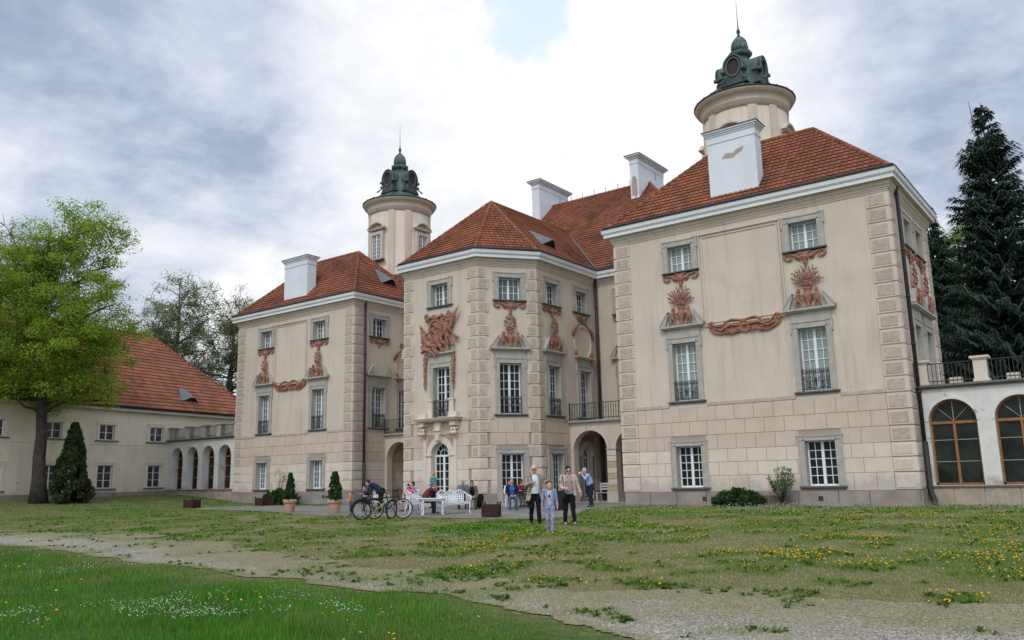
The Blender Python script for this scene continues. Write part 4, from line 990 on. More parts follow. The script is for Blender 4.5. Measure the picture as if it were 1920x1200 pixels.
V=np.stack([gx,gy,gz],-1).reshape(-1,3); I=np.arange(n*n).reshape(n,n)
Fc=np.stack([I[:-1,:-1],I[1:,:-1],I[1:,1:],I[:-1,1:]],-1).reshape(-1,4)
gm=bpy.data.materials.new('lawn'); gm.use_nodes=True; t=gm.node_tree; b=t.nodes['Principled BSDF']
P_=N(t,'ShaderNodeNewGeometry').outputs['Position']; f1=noise(t,P_,.55,6,.6); f2=noise(t,P_,7,6,.7); f3=noise(t,P_,60,4,.7)
at=N(t,'ShaderNodeAttribute',attribute_name='lush')
cA=mixc(t,smooth(t,f1,.35,.62),(.27,.24,.125),(.15,.20,.06)); cA=mixc(t,smooth(t,f2,.42,.65),cA,(.36,.30,.18)); cB=mixc(t,smooth(t,f2,.35,.7),(.045,.10,.015),(.07,.15,.025))
c_=mixc(t,at.outputs['Fac'],cA,cB); L(t,mixc(t,smooth(t,f3,.3,.7),c_,(.05,.045,.025)),b.inputs['Base Color']); b.inputs['Roughness'].default_value=.95; b.inputs['Specular IOR Level'].default_value=.1
bp=N(t,'ShaderNodeBump'); bp.inputs['Distance'].default_value=.04; L(t,f2,bp.inputs['Height']); L(t,bp.outputs[0],b.inputs['Normal'])
lawn=fast_mesh('lawn',V,Fc,gm,smooth=True); a=lawn.data.attributes.new('lush','FLOAT','POINT')
a.data.foreach_set('value',np.clip((np.interp(V[:,0],LX,LY)-V[:,1]-.3)/1.0,0,1).astype(np.float32)); struct(lawn)
# gravel path: a ragged sheet
gp_=bpy.data.materials.new('gravel'); gp_.use_nodes=True; t=gp_.node_tree; b=t.nodes['Principled BSDF']
P_=N(t,'ShaderNodeNewGeometry').outputs['Position']
vo=N(t,'ShaderNodeTexVoronoi'); vo.inputs['Scale'].default_value=55; L(t,P_,vo.inputs['Vector']); f2=noise(t,P_,1.1,7,.65); f4=noise(t,P_,9,5,.7)
bw=N(t,'ShaderNodeRGBToBW'); L(t,vo.outputs['Color'],bw.inputs[0])
vo2=N(t,'ShaderNodeTexVoronoi'); vo2.inputs['Scale'].default_value=14; L(t,P_,vo2.inputs['Vector']); bw2=N(t,'ShaderNodeRGBToBW'); L(t,vo2.outputs['Color'],bw2.inputs[0])
c_=mixc(t,smooth(t,mth(t,'ADD',mth(t,'MULTIPLY',bw.outputs[0],.85),mth(t,'MULTIPLY',bw2.outputs[0],.2)),.3,.75),(.08,.072,.06),(.52,.48,.42)); c_=mixc(t,mth(t,'MULTIPLY',smooth(t,f2,.42,.62),.7),c_,(.30,.265,.205)); c_=mixc(t,mth(t,'MULTIPLY',smooth(t,f4,.46,.66),.75),c_,(.17,.15,.09))
eg=N(t,'ShaderNodeAttribute',attribute_name='edge'); wv=mth(t,'ADD',eg.outputs['Fac'],mth(t,'MULTIPLY',mth(t,'SUBTRACT',f4,.5),1.6)); dirt=mixc(t,smooth(t,bw.outputs[0],.3,.8),(.13,.115,.06),(.31,.275,.16)); c_=mixc(t,smooth(t,wv,.25,.75),dirt,c_)
L(t,c_,b.inputs['Base Color']); b.inputs['Roughness'].default_value=.95
bp=N(t,'ShaderNodeBump'); bp.inputs['Distance'].default_value=.008; bp.inputs['Strength'].default_value=.8; L(t,vo.outputs['Distance'],bp.inputs['Height']); L(t,bp.outputs[0],b.inputs['Normal'])
def sheet(name,x0,x1,y0,y1,st,keep,m_,dz):
    xs=np.arange(x0,x1,st);ys=np.arange(y0,y1,st); X,Y=np.meshgrid(xs,ys,indexing='ij'); I=np.arange(X.size).reshape(X.shape)
    cx,cy=X[:-1,:-1]+st/2,Y[:-1,:-1]+st/2; k=keep(cx,cy)
    Fc=np.stack([I[:-1,:-1],I[1:,:-1],I[1:,1:],I[:-1,1:]],-1)[k]; u,inv=np.unique(Fc,return_inverse=True)
    V=np.stack([X.ravel(),Y.ravel(),gnz(X.ravel(),Y.ravel())+dz],-1)[u]; return fast_mesh(name,V,inv.reshape(-1,4),m_,smooth=True)
def rag(x,y):
    up=np.interp(x,UX,UY)-y; lo=y-np.interp(x,LX,LY)+.2
    a=up+(vnoise(x,y,.9,7,5)-.5)*2.0; b=lo+(vnoise(x,y,1.2,8,4)-.5)*1.0
    return (np.minimum(a,b)>0)
gpo=struct(sheet('gravel_path',-45,45,-45,-15,.06,rag,gp_,.004)); co=np.empty(len(gpo.data.vertices)*3,np.float32); gpo.data.vertices.foreach_get('co',co); co=co.reshape(-1,3).astype(float)
up_=np.interp(co[:,0],UX,UY)-co[:,1]+(vnoise(co[:,0],co[:,1],.9,7,5)-.5)*2.0; lo_=co[:,1]-np.interp(co[:,0],LX,LY)+.2+(vnoise(co[:,0],co[:,1],1.2,8,4)-.5)*1.0
at_=gpo.data.attributes.new('edge','FLOAT','POINT'); at_.data.foreach_set('value',np.clip(np.minimum(up_/3.4,lo_/.5),0,1).astype(np.float32))
# paved terrace
tm=bpy.data.materials.new('paving'); tm.use_nodes=True; t=tm.node_tree; b=t.nodes['Principled BSDF']
P_=N(t,'ShaderNodeNewGeometry').outputs['Position']; br=N(t,'ShaderNodeTexBrick'); br.offset=.5; L(t,P_,br.inputs['Vector'])
br.inputs['Scale'].default_value=1.; br.inputs['Brick Width'].default_value=.9; br.inputs['Row Height'].default_value=.6; br.inputs['Mortar Size'].default_value=.015
br.inputs['Color1'].default_value=(.24,.225,.205,1); br.inputs['Color2'].default_value=(.17,.16,.15,1); br.inputs['Mortar'].default_value=(.07,.075,.04,1)
f1=noise(t,P_,1.6,7,.65); L(t,mixc(t,smooth(t,f1,.5,.75),br.outputs[0],(.10,.10,.07)),b.inputs['Base Color']); b.inputs['Roughness'].default_value=.9
def terr(x,y):
    yf=np.interp(x,[-16,-14.8,-6,-1.8,2.2,6.8,11.8,12.6],[-4.2,-6.2,-7.6,-9.4,-10.1,-10.15,-10.3,-9.5])
    n_=(vnoise(x,y,.8,12,3)-.5)*.5; xr=np.interp(y,[-10.5,-8,-4.2,0,7],[12.6,11.9,10.1,9.52,9.52])
    ok=(y>yf+n_)&(x<xr+n_*.3)&(x>-15.5)&(y<7)
    side=(x<-9.2)&(y>-1.6+n_)          # planted strip below the left pavilion
    return ok&~side
struct(sheet('terrace',-16,13,-11,7,.25,terr,tm,.006))
# ---------------------------------------------------------------- grass, as many small blades
GR_L=mat('grass_lush',(.055,.19,.014),(.11,.30,.026),1.2,.9,spec=.05,rnd=.6,trans=.3)
GR_G=mat('grass_green',(.14,.235,.04),(.23,.29,.08),.8,.9,spec=.05,rnd=.4,trans=.25)
GR_S=mat('grass_dry',(.42,.375,.205),(.31,.295,.135),.8,.9,spec=.05,rnd=.35,trans=.2)
camxy=np.array([CAM.x,CAM.y]); fa=math.atan2(_f.y,_f.x)
def polar(n,r0,r1,pw=1.):
    a=fa+RNG.uniform(-.64,.64,n); u=RNG.random(n); r=r0*(r1/r0)**u if pw==1 else (r0**(1-pw)+(r1**(1-pw)-r0**(1-pw))*u)**(1/(1-pw))
    return camxy[0]+r*np.cos(a),camxy[1]+r*np.sin(a),r
def blocked(x,y):
    pal=((x>9.4)&(x<21.7)&(y>-.12))|((x>21.5)&(y>.95))|((x<-9.1)&(x>-21)&(y>.7))|((x<-20.8)&(y>1.6))|((x>-9.3)&(x<9.6)&(y>-2))
    wu=(x-WA[0])*math.sin(a11)+(y-WA[1])*-math.cos(a11); wo=(x-WA[0])*math.cos(a11)+(y-WA[1])*math.sin(a11)
    pal|=(wo<.05)&(wu>-1)
    return pal|terr(x,y)
def blades(name,x,y,h,w,mi,label,bend=.5):
    n=len(x); z=gnz(x,y)-.01; a=RNG.uniform(0,2*PI,n); la=RNG.uniform(0,2*PI,n); l=h*bend*RNG.uniform(.1,1,n)
    dx,dy=np.cos(a)*w/2,np.sin(a)*w/2
    V=np.stack([np.stack([x-dx,y-dy,z],-1),np.stack([x+dx,y+dy,z],-1),np.stack([x+np.cos(la)*l,y+np.sin(la)*l,z+h],-1)],1).reshape(-1,3)
    o=fast_mesh(name,V,np.arange(3*n).reshape(n,3),[GR_L,GR_G,GR_S],RNG.random(n),None,mi); return tag(o,label,'grass',None,'stuff')
x,y,r=polar(520000,6.5,60); dd=np.interp(x,LX,LY)-y+1.5*(vnoise(x,y,.9,81,5)-.42); keep=~blocked(x,y)&(RNG.random(len(x))<np.clip((dd+.3)/.7,0,1)); x,y,r,dd=x[keep],y[keep],r[keep],dd[keep]
tall=vnoise(x,y,1.6,21,3); h=(.05+.15*np.clip(tall-.2,0,1))*RNG.uniform(.45,1.2,len(x))*np.clip(.3+dd*.45,.25,1)
short=np.clip((x-20.5)/2.5,0,1); h*=1-.45*short
w=np.maximum(.005,r*.0005)*RNG.uniform(.7,1.3,len(x)); pt=vnoise(x,y,1.9,91,4); mi=np.where(RNG.random(len(x))<np.clip((pt-.5)*3,.04,.6)+.3*short,1,0); mi=np.where(RNG.random(len(x))<.02,2,mi)
blades('lush_grass',x,y,h,w,mi,'thick dark green grass in the near left corner')
x,y,r=polar(900000,9,75); keep=~blocked(x,y)&(y>np.interp(x,LX,LY)-.1); x,y,r=x[keep],y[keep],r[keep]
pd=pathd(x,y)+(vnoise(x,y,.9,7,5)-.5)*2.2; t1=vnoise(x,y,.8,31,4); t2=vnoise(x,y,4.,32,3)
prob=np.where(pd>0,np.where(t1>.64,.6,np.clip(.75-pd*.32,.12,.75)),np.clip(.45+1.4*(t1-.4)+np.clip(-pd/5,0,.5),.12,1)); keep=RNG.random(len(x))<prob; x,y,r,t1,t2,pd=[q[keep] for q in (x,y,r,t1,t2,pd)]
gfrac=np.clip((t1-.40)*3.2+(t2-.5)*1.6+.42+np.clip((y+15)/25,-.3,.35),.05,.97); gfrac=np.where(x<-8,np.maximum(gfrac,.7),gfrac)
isg=RNG.random(len(x))<gfrac; h=np.where(isg,.03+.075*np.clip(t1-.38,0,1)*1.6,.028)*RNG.uniform(.5,1.3,len(x)); h=np.where(pd>-.3,h*.7,h)
bright=(vnoise(x,y,5,41,2)>.62)&isg
w=np.maximum(.006,r*.00055)*RNG.uniform(.7,1.4,len(x)); mi=np.where(isg,np.where(bright|(RNG.random(len(x))<.25),0,1),2)
blades('meadow_grass',x,y,h,w,mi,'short patchy olive and straw coloured grass between the path and the palace')
LF_WD=mat('weed_leaf',(.055,.12,.02),(.10,.17,.035),1.,.9,spec=.05,rnd=.5,trans=.2)
# broad dandelion leaf rosettes
def rosettes(n,cond,lab,name='dandelion_leaves'):
    x,y,r=polar(n,8,50); k=cond(x,y)&~blocked(x,y); x,y,r=x[k],y[k],r[k]; m=9; n=len(x)
    a=RNG.uniform(0,2*PI,(n,m)); l=RNG.uniform(.03,.085,(n,m)); hh=RNG.uniform(.01,.05,(n,m)); ww=.008+r[:,None]*.0004
    z=gnz(x,y)[:,None]+0*a; X=x[:,None]+0*a;Y=y[:,None]+0*a; c,s_=np.cos(a),np.sin(a)
    p0=np.stack([X,Y,z],-1);p1=np.stack([X+c*l*.6-s_*ww,Y+s_*l*.6+c*ww,z+hh],-1);p2=np.stack([X+c*l,Y+s_*l,z+hh*.8],-1);p3=np.stack([X+c*l*.6+s_*ww,Y+s_*l*.6-c*ww,z+hh],-1)
    V=np.stack([p0,p1,p2,p3],2).reshape(-1,3); k=len(V)//4
    o=fast_mesh(name,V,np.arange(4*k).reshape(k,4),[LF_WD,LF_WD],RNG.random(k),None,None); tag(o,lab,'weeds',None,'stuff')
rosettes(15000,lambda x,y:(vnoise(x,y,.8,31,4)>.64-.12*(pathd(x,y)<.3))&(vnoise(x,y,.35,33,2)>.42)&(y>np.interp(x,LX,LY)),'low dark green weed rosettes scattered over the dry grass')
# ---------------------------------------------------------------- flowers
YEL=mat('dandelion_yellow',(.80,.52,.015),(.70,.40,.01),30,.8); WHT=mat('daisy_white',(.78,.78,.76),rough=.8); CLK=mat('seed_head',(.50,.50,.46),rough=.9,trans=.4)
def flowers(name,x,y,h,rr,m_,lab,cat,ball=False):
    z=gnz(x,y)+h; n=len(x); k=7; a=np.linspace(0,2*PI,k,endpoint=False)[None]+RNG.uniform(0,6,(n,1)); tx,ty=RNG.uniform(-.5,.5,(2,n,1))
    R_=rr[:,None]*RNG.uniform(.8,1.1,(n,k)); ca,sa=np.cos(a)*R_,np.sin(a)*R_
    ring=np.stack([x[:,None]+ca,y[:,None]+sa,z[:,None]+ca*tx+sa*ty],-1); top=np.stack([x,y,z+rr*(.9 if ball else .45)],-1)[:,None]; bot=np.stack([x,y,z-rr*(.9 if ball else .35)],-1)[:,None]
    V=np.concatenate([ring,top,bot],1).reshape(-1,3); base=(np.arange(n)*(k+2))[:,None]
    i=np.arange(k); F1=np.stack([i,(i+1)%k,i*0+k],-1); F2=np.stack([(i+1)%k,i,i*0+k+1],-1); F=np.concatenate([F1,F2])
    Fc=(base[:,:,None]+F[None]).reshape(-1,3); o=fast_mesh(name,V,Fc,m_,np.repeat(RNG.random(n),2*k)); tag(o,lab,cat,None,'stuff')
def pick(n,r0,r1,cond,prob):
    x,y,r=polar(n,r0,r1,1.); p=prob(x,y)*cond(x,y)*~blocked(x,y); k=RNG.random(len(x))<p; return x[k],y[k],r[k]
def bigclump(x,y): return np.clip((vnoise(x,y,.8,31,4)-.43)*4,0,1)
upl=lambda x,y:(y>np.interp(x,UX,UY)-.3)
x,y,r=pick(42000,10,45,upl,lambda x,y:bigclump(x,y)*np.clip((vnoise(x,y,2.6,77,3)-.30)*4,.2,1)*np.clip((x-9)/9,.08,1)*np.clip((-2.5-y)/4,0.04,1)*np.clip((y+23)/5,.1,1)*np.where(x>14,1,.45))
flowers('dandelions',x,y,RNG.uniform(.03,.11,len(x)),np.maximum(RNG.uniform(.014,.023,len(x)),r*.0006),YEL,'yellow dandelions in clumps across the lawn','flowers')
x,y,r=pick(2600,7,30,lambda x,y:y<np.interp(x,LX,LY),lambda x,y:np.clip((vnoise(x,y,1.1,51,3)-.55)*5,0,1)*.9)
flowers('dandelions',x,y,RNG.uniform(.09,.15,len(x)),RNG.uniform(.015,.024,len(x)),YEL,'few yellow dandelions in the dark green near grass','flowers')
x,y,r=pick(60000,22,50,upl,lambda x,y:np.exp(-((y+3.6)/2.8)**2)*((x>7)&(x<32))*(vnoise(x,y,1.5,61,3)>.4)*.75)
flowers('seed_heads',x,y,RNG.uniform(.08,.2,len(x)),np.maximum(RNG.uniform(.012,.02,len(x)),r*.0005),CLK,'pale dandelion seed heads massed along the right pavilion wall','flowers',True)
x,y,r=pick(9000,14,45,upl,lambda x,y:.18*np.clip((x+5)/20,.2,1)); flowers('seed_heads',x,y,RNG.uniform(.06,.16,len(x)),np.full(len(x),.017),CLK,'single pale seed heads dotted over the lawn','flowers',True)
x,y,r=pick(45000,7,32,lambda x,y:y<np.interp(x,LX,LY)-.5,lambda x,y:np.clip((vnoise(x,y,1.3,71,3)-.66)*12,0,1)*np.clip((vnoise(x,y,.35,72,2)-.35)*4,0,1)*(x<22.5))
flowers('daisies',x,y,RNG.uniform(.07,.12,len(x)),np.maximum(.009,r*.0005)+0*x,WHT,'patches of small white daisies in the near left grass','flowers')
# loose stones on the path
x,y,r=polar(60000,7,40); k=(pathd(x,y)>-.4)&rag(x,y); x,y,r=x[k],y[k],r[k]; STN=mat('pebble',(.58,.55,.50),(.30,.28,.25),9,.9,rnd=.45)
flowers('gravel_stones',x,y,np.zeros(len(x)),np.maximum(RNG.uniform(.006,.016,len(x)),r*.0004),STN,'loose pale grey stones lying on the gravel path','gravel')
# ================================================================ TREES
LF_BR=mat('spring_leaf',(.23,.37,.03),(.35,.47,.065),.35,.8,spec=.08,rnd=.3,trans=.55)
LF_OL=mat('olive_leaf',(.20,.27,.09),(.28,.32,.14),.3,.8,spec=.08,rnd=.35,trans=.5)
LF_SP=mat('spruce_needle',(.032,.065,.042),(.055,.095,.065),.4,.7,spec=.2,rnd=.4,trans=.08)
LF_TH=mat('thuja_leaf',(.022,.045,.014),(.05,.06,.02),1.5,.7,spec=.2,rnd=.4,trans=.1)
LF_YW=mat('yew_leaf',(.02,.05,.014),(.04,.085,.02),2,.6,spec=.2,rnd=.4,trans=.1)
LF_GR=mat('shrub_leaf',(.07,.14,.03),(.12,.2,.05),2,.6,spec=.2,rnd=.35,trans=.25)
BARK=mat('bark',(.075,.065,.055),(.035,.03,.027),3,.95,.03,9,streak=.4)
BARK_G=mat('grey_bark',(.11,.10,.09),(.06,.056,.05),3,.95)
def leafcards(name,Cn,Rd,per,size,mats,parent,asp=.6,flat=.5,mi=None,seed=0):
    """small leaf quads scattered through clumps; Cn (n,3) centres, Rd (n,3) radii"""
    g=np.random.default_rng(seed); n=len(Cn); Cn=np.repeat(Cn,per,0); Rd=np.repeat(Rd,per,0); m=len(Cn)
    d=g.normal(size=(m,3)); d/=np.linalg.norm(d,axis=1)[:,None]; d*=(g.random((m,1))**.45)
    P=Cn+d*Rd; nrm=g.normal(size=(m,3)); nrm[:,2]=abs(nrm[:,2])+flat*1.5; nrm/=np.linalg.norm(nrm,axis=1)[:,None]
    u=np.cross(nrm,g.normal(size=(m,3))); u/=np.linalg.norm(u,axis=1)[:,None]; v=np.cross(nrm,u); s_=size*g.uniform(.6,1.35,(m,1))
    V=np.stack([P-u*s_,P-v*s_*asp+nrm*s_*.15,P+u*s_,P+v*s_*asp+nrm*s_*.15],1).reshape(-1,3)
    cr=np.repeat(g.random(n),per)*.55+.45*g.random(m)
    return fast_mesh(name,V,np.arange(4*m).reshape(m,4),mats,cr,parent)
def broadleaf(name,label,loc,H,trunk_r,env,nclump,per,size,lm,bark,seed,limbs=11,lean=(0,0),crad=(.9,.9,.4),z0f=.28,cat='tree',group=None,shell=.5,twig=.02):
    """env: list of ellipsoids (cx,cy,cz,rx,ry,rz) in tree space; x is towards the right of the photograph"""
    R=random.Random(seed); T=thing(name,label,cat,loc,math.atan2(_r.y,_r.x),group)
    tr=MB(); zt=H*.82; tp=[]; k=12
    for i in range(k+1):
        f=i/k; tp.append(Vector((lean[0]*f+R.uniform(-1,1)*.012*H*f,lean[1]*f+R.uniform(-1,1)*.012*H*f,zt*f)))
    flare=[1.5,1.1]+[1]*(k-1); tr.tube(tp,[trunk_r*(1-.9*(i/k)**1.15)*flare[i]+.02 for i in range(k+1)],14,0)
    vol=[e[3]*e[4]*e[5] for e in env]; pts=[]
    for i in range(nclump):
        e=R.choices(env,vol)[0]; 
        while True:
            q=Vector((R.gauss(0,1),R.gauss(0,1),R.gauss(0,1))).normalized()*(shell+(1-shell)*R.random())
            p=Vector((e[0]+q.x*e[3],e[1]+q.y*e[4],e[2]+q.z*e[5]))
            if p.z>H*.2: break
        pts.append(p)
    nodes=[(p,trunk_r*(1-.9*((i+2)/k)**1.15)) for i,p in enumerate(tp[2:]) if p.z>H*z0f*.7]
    lim=[]
    order=sorted(pts,key=lambda p:R.random())
    for j,p in enumerate(order[:limbs]):
        zs=max(H*z0f,min(zt*.9,p.z-.55*math.hypot(p.x,p.y)-R.uniform(0,1))); i=min(range(len(tp)),key=lambda i:abs(tp[i].z-zs)); a=tp[i]; r0=max(.05,trunk_r*(1-.9*(i/k)**1.15)*.55)
        path=[];m_=8
        for q in range(m_+1):
            f=q/m_; c=a.lerp(p,f); c.z+=math.sin(f*PI)*.09*(p-a).length*(1 if p.z>a.z else .6); c+=Vector((R.uniform(-1,1),R.uniform(-1,1),R.uniform(-1,1)))*.03*(p-a).length*math.sin(f*PI); path.append(c)
        tr.tube(path,[r0*(1-.85*q/m_)+.015 for q in range(m_+1)],7,0); lim+=[(c,r0*(1-.85*q/m_)) for q,c in enumerate(path) if q>1]
    nodes+=lim
    for p in order[limbs:]:
        a,r0=min(nodes,key=lambda n_:(n_[0]-p).length+(2.5 if n_[0].z>p.z else 0)); r0=min(r0*.6,.03+.018*(p-a).length); path=[];m_=5
        for q in range(m_+1):
            f=q/m_; c=a.lerp(p,f); c+=Vector((R.uniform(-1,1),R.uniform(-1,1),R.uniform(-.5,1)))*.07*(p-a).length*math.sin(f*PI); path.append(c)
        tr.tube(path,[r0*(1-.8*q/m_)+twig*.5 for q in range(m_+1)],5,0,False); 
        if len(nodes)<900: nodes+=[(path[3],r0*.5),(path[4],r0*.35)]
        for q in range(4):
            d=Vector((R.gauss(0,1),R.gauss(0,1),R.gauss(.25,.8))).normalized()*crad[0]*R.uniform(.7,1.5); tr.tube([p,p+d*.5+Vector((0,0,.08)),p+d],[twig*.6,twig*.45,twig*.25],3,0,False)
    tr.build('trunk',bark,T)
    Cn=np.array([tuple(p) for p in pts]); g=np.random.default_rng(seed); Rd=np.array(crad)[None]*g.uniform(.6,1.5,(len(pts),1))
    leafcards('crown',Cn,Rd,per,size,[lm],T,seed=seed+1); return T
broadleaf('linden_tree','big bright green spring tree with a thick dark trunk in front of the low wing',(-26.2,-9.2,zg(-26.2,-9.2)-.05),20.4,.37,
  [(.8,0,10.6,4.9,4.6,4.4),(-4.0,0,10.4,3.4,3.8,4.6),(1.6,0,16.2,2.9,2.8,3.4),(-1.8,0,14.8,3.4,3.4,3.4),(.3,0,7.4,4.6,3.8,1.8)],760,185,.070,LF_BR,BARK,4,limbs=16,crad=(.75,.75,.52),z0f=.33,shell=.3,lean=(-.9,0),twig=.03)
def far(px,d,name,label,H,env,nc,per,size,lm,seed,**k):
    r=skydir(px,890); hd=Vector((r.x,r.y,0)).normalized(); p=Vector((CAM.x,CAM.y,0))+hd*d; return broadleaf(name,label,(p.x,p.y,0),H,.55,env,nc,per,size,lm,BARK_G,seed,**k)
far(318,92,'bare_tree','tall half bare tree with thin olive leaves behind the low wing roof',25.5,[(0.3,0,17.0,4.6,4,6.6),(-2,0,14,2.8,3,4)],400,66,.085,LF_OL,5,limbs=13,crad=(.9,.9,.7),shell=.3,group='trees behind the low wing',twig=.05)
far(424,96,'bare_tree','half bare tree with thin olive leaves touching the left pavilion cornice',23.5,[(.6,0,16.5,3.6,4,6.4),(-3.2,0,12,3.8,3,4.2)],400,70,.085,LF_OL,6,limbs=12,crad=(.9,.9,.7),shell=.3,group='trees behind the low wing',twig=.05)
far(284,104,'bare_tree','darker half bare tree between the big green tree and the taller bare one',20,[(0,0,14,3.,3.5,5.)],130,40,.10,LF_OL,7,limbs=9,crad=(.9,.9,.7),shell=.3,group='trees behind the low wing',twig=.06)
far(-8,88,'bare_tree','leafless dark tree at the left edge behind the big green tree',27.5,[(0,0,20,2.8,3,7.)],110,6,.08,LF_OL,8,limbs=9,crad=(.9,.9,.9),shell=.2,group='trees behind the low wing',twig=.06)
far(395,112,'bare_tree','low olive tree filling the gap behind the arcade',14,[(0,0,8.5,4.5,3.5,5.)],150,60,.10,LF_OL,9,limbs=8,crad=(1,1,.8),shell=.3,group='trees behind the low wing',twig=.05)
far(1850,88,'green_tree','bright green leafy tree glimpsed between the two dark spruces',25,[(0,0,14,5.5,4,11.)],260,150,.13,LF_BR,10,limbs=9,crad=(1.1,1.1,.6),shell=.3)
def spruce(label,px,d,H,R0,seed,nb=9,tops=1,name='spruce_tree'):
    g=np.random.default_rng(seed); r=skydir(px,880); hd=Vector((r.x,r.y,0)).normalized(); p=Vector((CAM.x,CAM.y,0))+hd*d
    T=thing(name,label,'tree',(p.x,p.y,0),seed,'dark spruces right of the palace'); m=MB(); m.tube([(0,0,0),(.1,0,H*.5),(0,.05,H)],[.38,.2,.02],9)
    if tops>1: m.tube([(0,0,H*.86),(.5,.3,H*.93),(.62,.36,H*1.01)],[.08,.05,.012],5)
    Vs=[];rn=[]
    z=H*.06
    while z<H*.995:
        f=z/H; ln=R0*(1-f)**.86*(1+.12*math.sin(z*2.1)); k=nb if f<.9 else 6
        for j in range(k):
            a=g.uniform(0,2*PI); l=ln*g.uniform(.62,1.18)+.12; up=.25 if f>.8 else .0; sag=.34*l*(1-f)*g.uniform(.7,1.2); tip=.16*l
            def bp(t): return np.array([math.cos(a)*l*t,math.sin(a)*l*t,z+l*up*t-sag*math.sin(t*PI*.62)+tip*t*t*t])
            m.tube([bp(t) for t in (0,.35,.7,1)],[.045*(1-f)+.012,.03*(1-f)+.008,.02*(1-f)+.006,.004],3,0,False)
            ns=max(4,int(l/.17)); br=g.random()
            for q in range(ns):
                t=.16+.84*(q+g.random()*.6)/ns; t=min(t,1.02); b=bp(t); wdt=.16+.42*l*.28*(1.05-t)*g.uniform(.7,1.3)
                for s_ in (-1,1,0):
                    aa=a+s_*g.uniform(.5,.95); dr=np.array([math.cos(aa),math.sin(aa),-.28*abs(s_)-g.uniform(-.1,.3)]); ll=wdt if s_ else .22
                    sd=np.array([-math.sin(aa),math.cos(aa),g.uniform(-.4,.4)])*(.055+.05*ll); e=b+dr*ll
                    Vs.append([b-sd*.5,b+dr*ll*.55-sd,e,b+dr*ll*.55+sd]); rn.append(.5*br+.5*g.random())
                    dn=np.array([dr[0]*.3,dr[1]*.3,-.16-.5*ll*g.random()]); mid=b+dr*ll*g.uniform(.3,.8); Vs.append([mid-sd*.6,mid+dn*.6-sd*.7,mid+dn,mid+sd*.8]); rn.append(.4*br+.4*g.random())
        z+=.26+.16*(1-f)
    m.build('trunk',BARK_G,T); V=np.array(Vs).reshape(-1,3); k=len(V)//4
    fast_mesh('crown',V,np.arange(4*k).reshape(k,4),LF_SP,rn,T); return T
spruce('tallest dark spruce with a forked tip at the right edge',1932,62,25.8,6.6,3,nb=17,tops=2)
spruce('shorter dark spruce against the side wall of the right pavilion',1798,72,22.0,5.4,4,nb=15)
spruce('dark spruce cut off by the right edge of the picture',2075,66,24,5.5,5,nb=12)
spruce('low dark spruce filling the gap above the arcade terrace',1960,84,17,6.5,6,nb=11)
# ---------------------------------------------------------------- shrubs and potted plants
def conebush(name,label,cat,loc,H,R0,lm,per=12,size=.05,seed=1,n=420,top=.12,noise_=.18,z0=.0,group=None,parentpot=None):
    T=thing(name,label,cat,loc,seed,group); g=np.random.default_rng(seed); f=1-g.random(n)**1.2*.98; a=g.uniform(0,2*PI,n); rr=R0*((1-f)**.72+top)*(1+noise_*np.sin(a*3+f*9))*g.uniform(.55,1.05,n)
    rr*=np.clip(f/.08+.55,0,1)
    Cn=np.stack([np.cos(a)*rr,np.sin(a)*rr,z0+.05+f*(H-z0)*.97],-1); m=MB(); m.tube([(0,0,0),(0,0,z0+(H-z0)*.8)],[.05*R0+.02,.01],7); m.build('trunk',BARK,T)
    leafcards('foliage',Cn,np.full((n,3),R0*.16)*np.array([1,1,1.3]),per,size,[lm],T,flat=-.3,seed=seed); return T
x,y=-25.35,-7.75; conebush('thuja','dark conical evergreen bush standing against the low wing beside the big trunk','bush',(x,y,zg(x,y)-.05),4.9,1.12,LF_TH,per=55,size=.095,seed=5,n=460,top=.03,noise_=.12)
TERP=mat('terracotta_pot',(.50,.30,.21),(.42,.25,.18),4,.85,streak=.2)
def pot(label,loc,H,seed,lean=0):
    T=thing('flower_pot',label,'pot',loc,seed,'terracotta pots with clipped evergreens'); m=MB()
    m.lathe([(.24,0),(.25,.02),(.33,.44),(.335,.46),(.385,.47),(.39,.62),(.36,.64),(.35,.60),(.3,.58)],24); m.build('pot',TERP,T)
    m=MB(); m.lathe([(.33,.56),(.1,.6)],16); m.build('soil',mat('soil',(.03,.022,.016)),T)
    T.scale=(.8,.8,.92)
    b=conebush('potted_evergreen','clipped dark evergreen cone in the '+label.split(' with ')[0],'plant',(loc[0],loc[1],loc[2]+.5),H*.95,.27,LF_YW,per=26,size=.032,seed=seed,n=330,top=.25 if lean else .1,group='clipped evergreens in pots')
pot('left terracotta pot with a pointed evergreen',(-3.37,-8.25,zg(-3.37,-8.25)),1.3,11); pot('right terracotta pot with a rounder evergreen beside the boy',(.12,-8.63,zg(.1,-8.6)),1.28,12,1)
def mound(name,label,cat,loc,rx,ry,rz,lm,n,per,size,seed):
    T=thing(name,label,cat,loc,0); g=np.random.default_rng(seed); d=g.normal(size=(n,3)); d/=np.linalg.norm(d,axis=1)[:,None]; d[:,2]=abs(d[:,2]); d*=g.uniform(.55,1,(n,1)); Cn=d*np.array([rx,ry,rz])+np.array([0,0,.08])
    m=MB(); R=random.Random(seed)
    for i in range(9): a=R.uniform(0,6.28); m.tube([(0,0,0),(math.cos(a)*rx*.4,math.sin(a)*ry*.4,rz*.5)],[.03,.01],5)
    m.build('stems',BARK,T); leafcards('foliage',Cn,np.full((n,3),.14),per,size,[lm],T,flat=.2,seed=seed); return T
mound('low_shrub','dark rounded evergreen shrub under the right pavilion wall','shrub',(15.1,-.85,-.02),1.12,.6,.6,LF_YW,260,45,.045,21)
T=thing('sapling','loose leafy green sapling beside the dark rounded shrub','shrub',(16.75,-.75,0),0); m=MB(); R=random.Random(4); pts=[]
